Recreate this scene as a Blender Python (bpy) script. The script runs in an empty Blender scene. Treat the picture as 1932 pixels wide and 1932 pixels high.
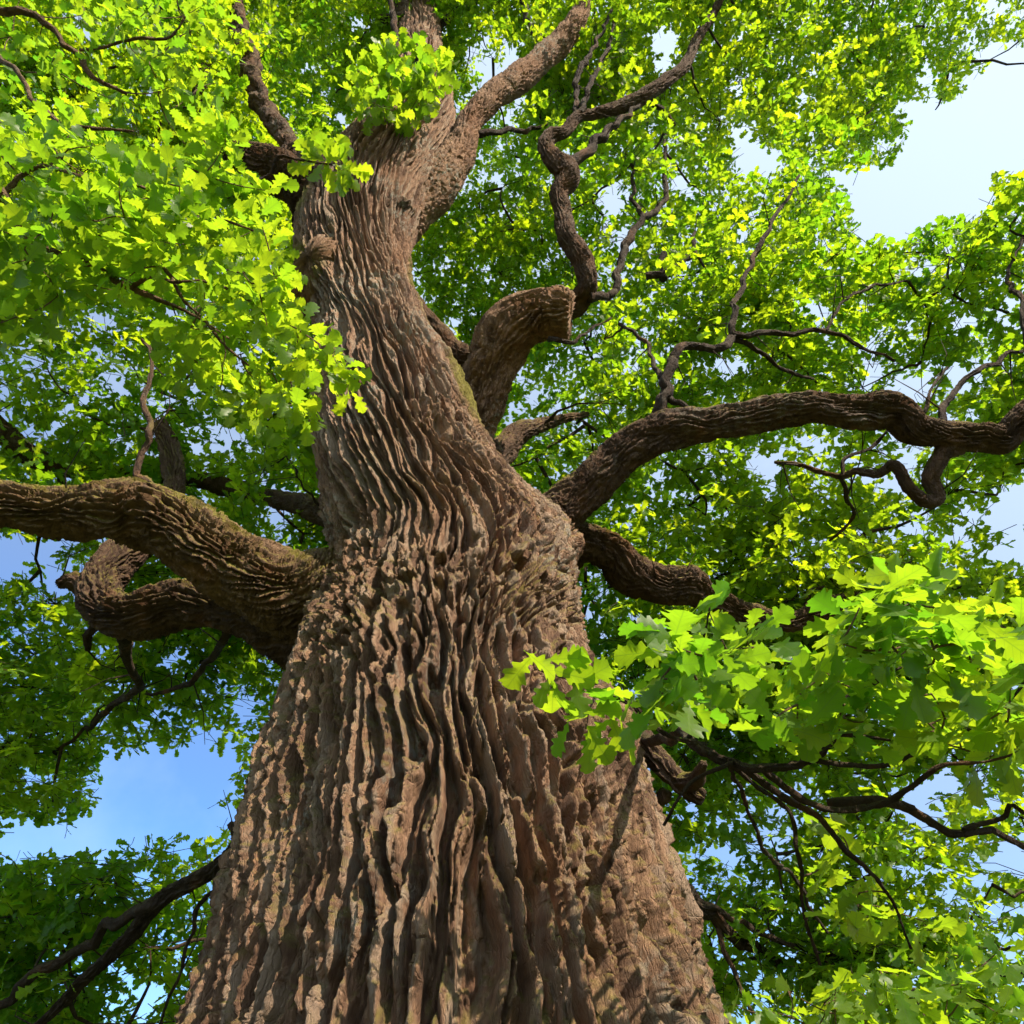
import bpy, math, random
import numpy as np
from mathutils import Vector, Matrix, Euler

random.seed(7)
rng = np.random.default_rng(11)
scene = bpy.context.scene
R = math.radians

# ------------------------------------------------------------------ camera
PITCH = R(44.0)
F = 1330.0                       # focal length in pixels of a 1932 px wide picture
CAM = np.array([0.0, 0.0, 1.6])
cam_data = bpy.data.cameras.new("camera")
cam = bpy.data.objects.new("camera", cam_data)
scene.collection.objects.link(cam)
cam.location = CAM
cam.rotation_euler = (R(90) + PITCH, 0, 0)
cam_data.sensor_width = 36.0
cam_data.lens = 18.0 * F / 966.0
cam_data.clip_start = 0.05
cam_data.clip_end = 2000
scene.camera = cam

# ------------------------------------------------------------------ sky and sun
SUN_AZ, SUN_EL = R(139), R(42)   # azimuth clockwise from +Y
world = bpy.data.worlds.new("World")
scene.world = world
world.use_nodes = True
wn, wl = world.node_tree.nodes, world.node_tree.links
wn.clear()
w_out = wn.new('ShaderNodeOutputWorld')
w_bg = wn.new('ShaderNodeBackground')
w_sky = wn.new('ShaderNodeTexSky')
w_sky.sky_type = 'NISHITA'
w_sky.sun_disc = False
w_sky.sun_elevation = SUN_EL
w_sky.sun_rotation = SUN_AZ
w_sky.air_density = 1.0
w_sky.dust_density = 1.0
w_sky.ozone_density = 4.0
sun_dir = Vector((math.sin(SUN_AZ) * math.cos(SUN_EL), math.cos(SUN_AZ) * math.cos(SUN_EL), math.sin(SUN_EL)))
w_tc = wn.new('ShaderNodeTexCoord')
w_noise = wn.new('ShaderNodeTexNoise')
w_noise.inputs['Scale'].default_value = 3.2
w_noise.inputs['Detail'].default_value = 7
w_noise.inputs['Roughness'].default_value = 0.55
w_ramp = wn.new('ShaderNodeMapRange')
w_ramp.inputs['From Min'].default_value = 0.50
w_ramp.inputs['From Max'].default_value = 0.80
w_ramp.inputs['To Max'].default_value = 0.25
# thin high veil, scattering forwards: brighter towards the sun
w_dot = wn.new('ShaderNodeVectorMath')
w_dot.operation = 'DOT_PRODUCT'
w_dot.inputs[1].default_value = sun_dir
w_veil = wn.new('ShaderNodeMapRange')
w_veil.inputs['From Min'].default_value = -0.45
w_veil.inputs['From Max'].default_value = 0.80
w_veil.inputs['To Min'].default_value = 0.02
w_veil.inputs['To Max'].default_value = 0.80
w_add = wn.new('ShaderNodeMath')
w_add.operation = 'ADD'
w_add.use_clamp = True
w_mix = wn.new('ShaderNodeMix')
w_mix.data_type = 'RGBA'
w_mix.inputs[7].default_value = (4.9, 5.7, 6.3, 1)
wl.new(w_tc.outputs['Generated'], w_noise.inputs['Vector'])
wl.new(w_tc.outputs['Generated'], w_dot.inputs[0])
wl.new(w_dot.outputs['Value'], w_veil.inputs['Value'])
wl.new(w_noise.outputs['Fac'], w_ramp.inputs['Value'])
wl.new(w_ramp.outputs[0], w_add.inputs[0])
wl.new(w_veil.outputs[0], w_add.inputs[1])
wl.new(w_add.outputs[0], w_mix.inputs[0])
w_tint = wn.new('ShaderNodeMix')
w_tint.data_type = 'RGBA'
w_tint.blend_type = 'MULTIPLY'
w_tint.inputs[0].default_value = 1.0
w_tint.inputs[7].default_value = (0.60, 0.84, 1.08, 1)
wl.new(w_sky.outputs[0], w_tint.inputs[6])
wl.new(w_tint.outputs[2], w_mix.inputs[6])
wl.new(w_mix.outputs[2], w_bg.inputs['Color'])
w_bg.inputs['Strength'].default_value = 0.115
wl.new(w_bg.outputs[0], w_out.inputs['Surface'])

sun_data = bpy.data.lights.new("sun", 'SUN')
sun_data.energy = 4.8
sun_data.angle = R(0.5)
sun_data.color = (1.0, 0.86, 0.68)
sun = bpy.data.objects.new("sun", sun_data)
scene.collection.objects.link(sun)
sun.location = (20, -20, 30)
sun.rotation_euler = (-sun_dir).to_track_quat('-Z', 'Y').to_euler()

scene.view_settings.view_transform = 'Standard'
scene.view_settings.look = 'None'
scene.view_settings.exposure = 1.0
scene.view_settings.gamma = 1.0
scene.view_settings.use_curve_mapping = False
scene.cycles.max_bounces = 8
scene.cycles.diffuse_bounces = 6
scene.cycles.glossy_bounces = 2
scene.cycles.transmission_bounces = 5
scene.cycles.transparent_max_bounces = 4
scene.cycles.use_denoising = True
scene.cycles.use_adaptive_sampling = True
scene.cycles.adaptive_threshold = 0.03
scene.cycles.caustics_reflective = False
scene.cycles.caustics_refractive = False

# ------------------------------------------------------------------ pixel helpers
cP, sP = math.cos(PITCH), math.sin(PITCH)

def ray(px, py):
    x = (np.asarray(px, float) - 966) / F
    y = -(np.asarray(py, float) - 966) / F
    return np.stack([x, cP - y * sP, sP + y * cP], -1)

def P(px, py, zc):
    return CAM + ray(px, py) * np.asarray(zc, float)[..., None]

def proj(p):
    d = np.asarray(p) - CAM
    z = d[..., 1] * cP + d[..., 2] * sP
    y = -d[..., 1] * sP + d[..., 2] * cP
    zz = np.where(z > 0.05, z, 0.05)
    return 966 + F * d[..., 0] / zz, 966 - F * y / zz, z

# ------------------------------------------------------------------ noise fields (tiles in metres)
NU, NV, RES = 1024, 2048, 0.004
_ku = np.fft.fftfreq(NU, RES)[:, None]
_kv = np.fft.fftfreq(NV, RES)[None, :]

def tile(spec, seed):
    r = np.random.default_rng(seed)
    n = np.fft.ifft2(np.fft.fft2(r.standard_normal((NU, NV))) * spec).real
    return (n / n.std()).astype(np.float32)

def stripes(lam, bw, elong, seed):
    k0 = 1.0 / lam
    return tile(np.exp(-((np.abs(_ku) - k0) / (bw * k0)) ** 2) * np.exp(-(_kv * elong * lam) ** 2), seed)

def fbm(l_max, l_min, power, seed, aniso=1.0):
    k = np.sqrt(_ku ** 2 + (_kv * aniso) ** 2) + 1e-6
    s = k ** (-power) * (k > 1 / l_max) * np.exp(-(k * l_min) ** 2)
    return tile(s, seed)

T_RIDGE = stripes(0.066, 0.46, 6.0, 1)
T_RIDGE2 = stripes(0.028, 0.45, 6.0, 2)
T_SPLIT = stripes(0.090, 0.50, 4.6, 15)
T_GNARL = stripes(0.058, 0.50, 1.9, 3)
T_WARP = fbm(1.2, 0.12, 1.6, 4)
T_WARP2 = fbm(0.5, 0.05, 1.5, 5)
T_FINE = fbm(0.05, 0.004, 1.1, 6, 3.0)
T_RAG = fbm(0.09, 0.008, 1.2, 10, 3.2)
T_CRACK = stripes(0.018, 0.5, 5.0, 7)
T_MOD = fbm(2.5, 0.35, 1.5, 8)
T_KNOB = fbm(0.055, 0.006, 0.9, 12, 2.2)
T_CROSS = fbm(0.26, 0.02, 1.3, 9, 1.3)

def samp(t, u, v):
    a = np.asarray(u) / RES
    b = np.asarray(v) / RES
    i0 = np.floor(a).astype(int)
    j0 = np.floor(b).astype(int)
    fa = (a - i0).astype(np.float32)
    fb = (b - j0).astype(np.float32)
    i1, j1 = (i0 + 1) % NU, (j0 + 1) % NV
    i0, j0 = i0 % NU, j0 % NV
    return (t[i0, j0] * (1 - fa) + t[i1, j0] * fa) * (1 - fb) + (t[i0, j1] * (1 - fa) + t[i1, j1] * fa) * fb

def sstep(x, a, b):
    t = np.clip((x - a) / (b - a), 0, 1)
    return t * t * (3 - 2 * t)

def bark(u, v, gn=0.0):
    """bark relief in unrolled pattern metres; gn mixes in gnarled growth.
    Returns the big ropes of bark (about -1..1) and the fine crumbling relief on them (unit size)"""
    w1 = samp(T_WARP, u, v * 0.5)
    w2 = samp(T_WARP, u + 1.7, v + 3.1)
    w3 = samp(T_WARP2, u + 0.3, v * 0.5 + 0.9)
    uu = u + 0.030 * w1 + 0.010 * w3 + gn * 0.022 * w3
    vv = v + 0.05 * w2
    r = samp(T_RIDGE, uu, vv)
    g = samp(T_GNARL, uu + 0.05 * w2, vv)
    r = r * (1 - 0.72 * gn) + g * 0.85 * gn
    rag = samp(T_RAG, uu, vv)
    top = np.tanh(2.8 * (r - 0.05 + 0.07 * rag))     # proud ropes, steep sides
    h = 0.86 * top + 0.14 * np.tanh(r)
    h = h + 0.15 * samp(T_RIDGE2, uu, vv + 0.4)
    sp = samp(T_SPLIT, uu + 0.4, vv)                 # narrow deep splits between the plates
    h = h - 0.80 * np.exp(-(sp / 0.30) ** 2) * (0.70 + 0.30 * top)
    c = samp(T_CROSS, uu, vv + 1.1)                  # cross fractures cut the ropes into lengths
    h = h - 0.30 * sstep(-np.abs(c), -0.07, 0.0) * sstep(top, 0.2, 0.9)
    h = h * (1.05 + 0.28 * np.clip(samp(T_MOD, u * 1.7, v * 1.2), -0.7, 1.4))
    fine = 0.50 * rag + 0.45 * samp(T_KNOB, u, v) + 0.40 * samp(T_CRACK, uu, vv) + 0.35 * samp(T_FINE, u, v)
    plate = samp(T_RIDGE, uu + 1.3, vv + 2.7) + 0.5 * samp(T_RIDGE2, uu + 0.7, vv + 1.9) + 0.25 * samp(T_FINE, u, v)   # each plate weathers to its own tone
    return h, fine, plate

# ------------------------------------------------------------------ materials
def new_mat(name):
    m = bpy.data.materials.new(name)
    m.use_nodes = True
    n = m.node_tree.nodes
    n.clear()
    return m, n, m.node_tree.links

def mixc(n, l, fac, a, b, blend='MIX'):
    x = n.new('ShaderNodeMix')
    x.data_type = 'RGBA'
    x.blend_type = blend
    for sock, val in ((x.inputs[0], fac), (x.inputs[6], a), (x.inputs[7], b)):
        if isinstance(val, bpy.types.NodeSocket):
            l.new(val, sock)
        elif isinstance(val, (int, float)):
            sock.default_value = val
        else:
            sock.default_value = (*val, 1)
    return x.outputs[2]

def noise(n, l, vec, scale, detail=5, rough=0.6, sc=None):
    if sc:
        mp = n.new('ShaderNodeMapping')
        mp.inputs['Scale'].default_value = sc
        l.new(vec, mp.inputs['Vector'])
        vec = mp.outputs[0]
    x = n.new('ShaderNodeTexNoise')
    x.inputs['Scale'].default_value = scale
    x.inputs['Detail'].default_value = detail
    x.inputs['Roughness'].default_value = rough
    l.new(vec, x.inputs['Vector'])
    return x.outputs['Fac']

def rng_map(n, l, val, a, b, c=0.0, d=1.0):
    x = n.new('ShaderNodeMapRange')
    for k, t in (('From Min', a), ('From Max', b), ('To Min', c), ('To Max', d)):
        x.inputs[k].default_value = t
    l.new(val, x.inputs['Value'])
    return x.outputs[0]

def math_n(n, l, op, a, b=None):
    x = n.new('ShaderNodeMath')
    x.operation = op
    for i, val in enumerate((a, b)):
        if val is None:
            continue
        if isinstance(val, (int, float)):
            x.inputs[i].default_value = val
        else:
            l.new(val, x.inputs[i])
    return x.outputs[0]

def bark_material(name, base, light, dark, moss_amt, lichen_amt, bump=0.012, moss_lo=0.10):
    m, n, l = new_mat(name)
    out = n.new('ShaderNodeOutputMaterial')
    bs = n.new('ShaderNodeBsdfPrincipled')
    tc = n.new('ShaderNodeTexCoord')
    vec = tc.outputs['Object']
    a = noise(n, l, vec, 3.0, 6, 0.65, (1, 1, 0.3))
    col = mixc(n, l, rng_map(n, l, a, 0.35, 0.65), base, light)
    b = noise(n, l, vec, 9.0, 7, 0.7, (1, 1, 0.35))
    col = mixc(n, l, rng_map(n, l, b, 0.5, 0.72), col, dark)
    c = noise(n, l, vec, 26.0, 6, 0.7)
    col = mixc(n, l, rng_map(n, l, c, 0.45, 0.75, 0, 0.55), col, (light[0] * 1.15, light[1] * 1.1, light[2] * 1.05))
    st = noise(n, l, vec, 22.0, 4, 0.6, (1, 1, 0.10))
    col = mixc(n, l, rng_map(n, l, st, 0.50, 0.66, 0, 0.75), col, dark)
    red = noise(n, l, vec, 5.5, 5, 0.6, (1, 1, 0.5))
    col = mixc(n, l, rng_map(n, l, red, 0.55, 0.75, 0, 0.5), col, (0.30, 0.135, 0.06))
    pl = n.new('ShaderNodeAttribute')
    pl.attribute_name = 'plate'
    col = mixc(n, l, rng_map(n, l, pl.outputs['Fac'], -0.25, -1.1, 0, 0.72), col, (dark[0] * 0.75, dark[1] * 0.75, dark[2] * 0.75))
    col = mixc(n, l, rng_map(n, l, pl.outputs['Fac'], 0.35, 1.3, 0, 0.6), col, (0.37, 0.28, 0.205))
    # grey lichen in blotches
    d = noise(n, l, vec, 1.7, 3, 0.5)
    e = noise(n, l, vec, 22.0, 5, 0.6)
    li = math_n(n, l, 'MULTIPLY', rng_map(n, l, d, 0.52, 0.66), rng_map(n, l, e, 0.48, 0.6))
    li = math_n(n, l, 'MULTIPLY', li, lichen_amt)
    col = mixc(n, l, li, col, (0.33, 0.31, 0.25))
    # moss grows on faces that look up
    geo = n.new('ShaderNodeNewGeometry')
    sep = n.new('ShaderNodeSeparateXYZ')
    l.new(geo.outputs['Normal'], sep.inputs[0])
    f = noise(n, l, vec, 4.5, 6, 0.65)
    up = rng_map(n, l, sep.outputs['Z'], moss_lo, moss_lo + 0.55)
    ms = math_n(n, l, 'MULTIPLY', up, rng_map(n, l, f, 0.36, 0.54))
    ms = math_n(n, l, 'MULTIPLY', ms, moss_amt)
    pa = n.new('ShaderNodeAttribute')
    pa.attribute_name = 'moss'
    pm = rng_map(n, l, math_n(n, l, 'ADD', pa.outputs['Fac'], noise(n, l, vec, 9.0, 6, 0.7)), 0.62, 0.98)
    pm = math_n(n, l, 'MULTIPLY', pm, rng_map(n, l, pa.outputs['Fac'], 0.05, 0.3))
    ms = math_n(n, l, 'MAXIMUM', ms, pm)
    g = noise(n, l, vec, 60.0, 3, 0.6)
    mcol = mixc(n, l, g, (0.115, 0.105, 0.016), (0.30, 0.25, 0.045))
    col = mixc(n, l, ms, col, mcol)
    l.new(col, bs.inputs['Base Color'])
    bs.inputs['Roughness'].default_value = 0.85
    bs.inputs['Specular IOR Level'].default_value = 0.3
    n0 = rng_map(n, l, noise(n, l, vec, 30.0, 7, 0.75, (1, 1, 0.28)), 0.32, 0.68)
    n1 = rng_map(n, l, noise(n, l, vec, 80.0, 7, 0.75, (1, 1, 0.4)), 0.32, 0.68)
    vm = n.new('ShaderNodeMapping')
    vm.inputs['Scale'].default_value = (1, 1, 0.30)
    wv = n.new('ShaderNodeVectorMath')
    wv.operation = 'ADD'
    nv = n.new('ShaderNodeTexNoise')
    nv.inputs['Scale'].default_value = 14.0
    l.new(vec, nv.inputs['Vector'])
    sc_ = n.new('ShaderNodeVectorMath')
    sc_.operation = 'SCALE'
    sc_.inputs['Scale'].default_value = 0.06
    l.new(nv.outputs['Color'], sc_.inputs[0])
    l.new(vec, wv.inputs[0])
    l.new(sc_.outputs[0], wv.inputs[1])
    l.new(wv.outputs[0], vm.inputs['Vector'])
    vo = n.new('ShaderNodeTexVoronoi')
    vo.feature = 'DISTANCE_TO_EDGE'
    vo.inputs['Scale'].default_value = 30.0
    l.new(vm.outputs[0], vo.inputs['Vector'])
    cr = rng_map(n, l, vo.outputs['Distance'], 0.0, 0.09)
    hh = math_n(n, l, 'ADD', math_n(n, l, 'ADD', math_n(n, l, 'MULTIPLY', n1, 0.45), n0), math_n(n, l, 'MULTIPLY', cr, 0.5))
    bp = n.new('ShaderNodeBump')
    bp.inputs['Strength'].default_value = 1.0
    bp.inputs['Distance'].default_value = bump
    l.new(hh, bp.inputs['Height'])
    l.new(bp.outputs[0], bs.inputs['Normal'])
    l.new(bs.outputs[0], out.inputs['Surface'])
    return m

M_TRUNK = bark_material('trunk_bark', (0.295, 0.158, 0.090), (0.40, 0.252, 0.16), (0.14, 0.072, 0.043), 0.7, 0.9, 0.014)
M_LIMB_SHADED = bark_material('shaded_limb_bark', (0.088, 0.050, 0.031), (0.13, 0.077, 0.048), (0.05, 0.029, 0.019), 1.0, 0.35)  # bark colour darkened to hold the shade under the crown
M_LIMB_LIT = bark_material('mossy_lit_limb_bark', (0.17, 0.100, 0.058), (0.25, 0.155, 0.09), (0.09, 0.052, 0.032), 1.0, 0.4, 0.012, -0.25)  # real moss, on limb bark lightened with painted-in sunlight
M_TWIG_SHADED = bark_material('shaded_twig_bark', (0.036, 0.022, 0.015), (0.06, 0.038, 0.025), (0.022, 0.014, 0.010), 0.2, 0.15)  # near black: shade on branches and twigs is part of this colour
M_NEAR_LIT = bark_material('lit_near_twig_bark', (0.15, 0.088, 0.048), (0.22, 0.14, 0.075), (0.08, 0.046, 0.028), 0.4, 0.3)  # lit copy of the twig bark, sunshine painted into its lighter brown
M_PALE = bark_material('pale_bark', (0.30, 0.24, 0.18), (0.40, 0.33, 0.26), (0.2, 0.15, 0.1), 0.1, 0.8)

def leaf_material(name, refl_a, refl_b, trans_a, trans_b, tfac, veins):
    m, n, l = new_mat(name)
    out = n.new('ShaderNodeOutputMaterial')
    oi = n.new('ShaderNodeObjectInfo')
    at = n.new('ShaderNodeAttribute')
    at.attribute_name = 'tint'
    rnd = math_n(n, l, 'FRACT', math_n(n, l, 'ADD', oi.outputs['Random'], at.outputs['Fac']))
    big = n.new('ShaderNodeNewGeometry')
    pn = noise(n, l, big.outputs['Position'], 0.55, 2, 0.5)
    rnd = math_n(n, l, 'ADD', math_n(n, l, 'MULTIPLY', rnd, 0.6), rng_map(n, l, pn, 0.35, 0.65, 0, 0.4))
    rc = mixc(n, l, rnd, refl_a, refl_b)
    tcx = mixc(n, l, rnd, trans_a, trans_b)
    if veins:
        uv = n.new('ShaderNodeUVMap')
        uv.uv_map = 'UVMap'
        sp = n.new('ShaderNodeSeparateXYZ')
        l.new(uv.outputs[0], sp.inputs[0])
        ax = math_n(n, l, 'ABSOLUTE', sp.outputs['X'])
        mid = rng_map(n, l, ax, 0.004, 0.016, 1, 0)
        ph = math_n(n, l, 'SUBTRACT', math_n(n, l, 'MULTIPLY', sp.outputs['Y'], 6.0), math_n(n, l, 'MULTIPLY', ax, 6.5))
        fr = math_n(n, l, 'ABSOLUTE', math_n(n, l, 'SUBTRACT', math_n(n, l, 'FRACT', ph), 0.5))
        side = rng_map(n, l, fr, 0.02, 0.07, 0.7, 0)
        vv = math_n(n, l, 'MAXIMUM', mid, side)
        rc = mixc(n, l, math_n(n, l, 'MULTIPLY', vv, 0.6), rc, (0.20, 0.30, 0.07))
        tcx = mixc(n, l, math_n(n, l, 'MULTIPLY', vv, 0.45), tcx, (0.10, 0.22, 0.02))
    pb = n.new('ShaderNodeBsdfPrincipled')
    l.new(rc, pb.inputs['Base Color'])
    pb.inputs['Roughness'].default_value = 0.42
    pb.inputs['Specular IOR Level'].default_value = 0.45
    tr = n.new('ShaderNodeBsdfTranslucent')
    l.new(tcx, tr.inputs['Color'])
    mx = n.new('ShaderNodeMixShader')
    mx.inputs[0].default_value = tfac
    l.new(pb.outputs[0], mx.inputs[1])
    l.new(tr.outputs[0], mx.inputs[2])
    l.new(mx.outputs[0], out.inputs['Surface'])
    return m

M_LEAF = leaf_material('oak_leaf', (0.045, 0.12, 0.012), (0.09, 0.17, 0.018), (0.17, 0.45, 0.010), (0.68, 0.83, 0.014), 0.65, False)
M_LEAF_NEAR = leaf_material('oak_leaf_near', (0.06, 0.14, 0.015), (0.12, 0.20, 0.022), (0.14, 0.42, 0.012), (0.62, 0.78, 0.018), 0.60, True)

def ground_material():
    m, n, l = new_mat('meadow')
    out = n.new('ShaderNodeOutputMaterial')
    bs = n.new('ShaderNodeBsdfPrincipled')
    tc = n.new('ShaderNodeTexCoord')
    a = noise(n, l, tc.outputs['Object'], 0.6, 6, 0.6)
    b = noise(n, l, tc.outputs['Object'], 14.0, 6, 0.7)
    col = mixc(n, l, a, (0.07, 0.11, 0.025), (0.16, 0.15, 0.06))
    col = mixc(n, l, rng_map(n, l, b, 0.45, 0.7), col, (0.05, 0.07, 0.02))
    l.new(col, bs.inputs['Base Color'])
    bs.inputs['Roughness'].default_value = 0.95
    bp = n.new('ShaderNodeBump')
    bp.inputs['Distance'].default_value = 0.05
    l.new(b, bp.inputs['Height'])
    l.new(bp.outputs[0], bs.inputs['Normal'])
    l.new(bs.outputs[0], out.inputs['Surface'])
    return m

# ------------------------------------------------------------------ mesh helpers
def mesh_np(name, verts, faces, mat, smooth=True, attrs=None):
    """faces: (n,3) or (n,4) int array"""
    me = bpy.data.meshes.new(name)
    nv, nf, k = len(verts), len(faces), faces.shape[1]
    me.vertices.add(nv)
    me.vertices.foreach_set('co', np.ascontiguousarray(verts, np.float32).ravel())
    me.loops.add(nf * k)
    me.loops.foreach_set('vertex_index', np.ascontiguousarray(faces, np.int32).ravel())
    me.polygons.add(nf)
    me.polygons.foreach_set('loop_start', np.arange(0, nf * k, k, dtype=np.int32))
    me.polygons.foreach_set('use_smooth', np.full(nf, smooth))
    for nm, typ, dat in (attrs or []):
        a = me.attributes.new(nm, typ, 'POINT')
        a.data.foreach_set('vector' if typ == 'FLOAT_VECTOR' else 'value', np.ascontiguousarray(dat).ravel())
    me.update(calc_edges=True)
    me.validate()
    if mat:
        me.materials.append(mat)
    return me

def link(name, me, parent=None, kind=None, label=None):
    o = bpy.data.objects.new(name, me)
    scene.collection.objects.link(o)
    if parent is not None:
        o.parent = parent
    if kind:
        o['kind'] = kind
    if label:
        o['label'] = label
    return o

def grid_faces(rows, cols, closed=True):
    i = np.arange(rows - 1)[:, None]
    j = np.arange(cols if closed else cols - 1)[None, :]
    j2 = (j + 1) % cols
    a, b = i * cols + j, i * cols + j2
    return np.stack([a, b, b + cols, a + cols], -1).reshape(-1, 4)

def spline(pts, t_out):
    """Catmull-Rom on rows of pts at chord-length parameters; t_out in 0..1"""
    pts = np.asarray(pts, float)
    d = np.linalg.norm(np.diff(pts[:, :3], axis=0), axis=1) ** 0.7
    t = np.concatenate([[0], np.cumsum(d)])
    t /= t[-1]
    m = np.gradient(pts, t, axis=0)
    k = np.clip(np.searchsorted(t, t_out, side='right') - 1, 0, len(t) - 2)
    h = (t[k + 1] - t[k])[:, None]
    s = ((t_out - t[k]) / h[:, 0])[:, None]
    return ((2 * s ** 3 - 3 * s ** 2 + 1) * pts[k] + (s ** 3 - 2 * s ** 2 + s) * h * m[k]
            + (-2 * s ** 3 + 3 * s ** 2) * pts[k + 1] + (s ** 3 - s ** 2) * h * m[k + 1])

def frames(c):
    t = np.gradient(c, axis=0)
    t /= np.linalg.norm(t, axis=1, keepdims=True) + 1e-12
    n = np.zeros_like(t)
    ref = np.array([0, 0, 1.0]) if abs(t[0][2]) < 0.8 else np.array([0, -1.0, 0])
    v = ref - t[0] * (ref @ t[0])
    n[0] = v / np.linalg.norm(v)
    for i in range(1, len(c)):
        v = n[i - 1] - t[i] * (n[i - 1] @ t[i])
        n[i] = v / np.linalg.norm(v)
    return t, n, np.cross(t, n)

# ------------------------------------------------------------------ the oak
root = bpy.data.objects.new('oak_tree', None)
scene.collection.objects.link(root)
root.location = (0, 0, 0)
root['label'] = 'massive old oak tree with deeply furrowed brown trunk and spreading green crown'
root['category'] = 'tree'

# trunk: left and right outline in the photograph, and how far ahead its axis stands
TR = np.array([
    # py,   L,    R,   Y
    [2300, 130, 1640, 3.20],
    [2100, 275, 1455, 3.20],
    [1932, 352, 1374, 3.20],
    [1800, 392, 1330, 3.20],
    [1680, 430, 1290, 3.20],
    [1560, 468, 1250, 3.20],
    [1460, 502, 1212, 3.20],
    [1370, 535, 1170, 3.20],
    [1270, 574, 1118, 3.20],
    [1180, 612, 1094, 3.20],
    [1100, 630, 1074, 3.20],
    [1040, 628, 1040, 3.18],
    [985, 620, 998, 3.14],
    [930, 612, 952, 3.10],
    [860, 604, 918, 3.06],
    [780, 600, 890, 3.03],
    [700, 600, 858, 3.00],
    [640, 600, 820, 2.97],
    [580, 588, 788, 2.93],
    [520, 566, 774, 2.90],
    [460, 556, 776, 2.84],
    [400, 576, 798, 2.78],
    [340, 622, 830, 2.72],
    [280, 668, 848, 2.66],
    [220, 715, 858, 2.60],
    [160, 742, 850, 2.56],
    [100, 752, 838, 2.53],
    [40, 752, 828, 2.50],
    [-40, 745, 812, 2.47],
    [-110, 740, 790, 2.45]])

def trunk_axis():
    py, Lx, Rx, Y = TR.T
    mid = (Lx + Rx) / 2
    zc = Y / ray(mid, py)[:, 1]
    pos = P(mid, py, zc)
    half = (Rx - Lx) / 2 / F
    rad = zc * half / np.sqrt(1 + half ** 2 * 0.8)
    return np.concatenate([pos, rad[:, None]], 1)

TA = trunk_axis()
# foot of the trunk down to the ground
foot = TA[0].copy()
g0 = foot.copy(); g0[2] = 0.45; g0[3] = foot[3] * 1.16 + 0.03
g1 = foot.copy(); g1[2] = -0.15; g1[3] = foot[3] * 1.40 + 0.05
TA = np.concatenate([g1[None], g0[None], TA], 0)

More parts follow.
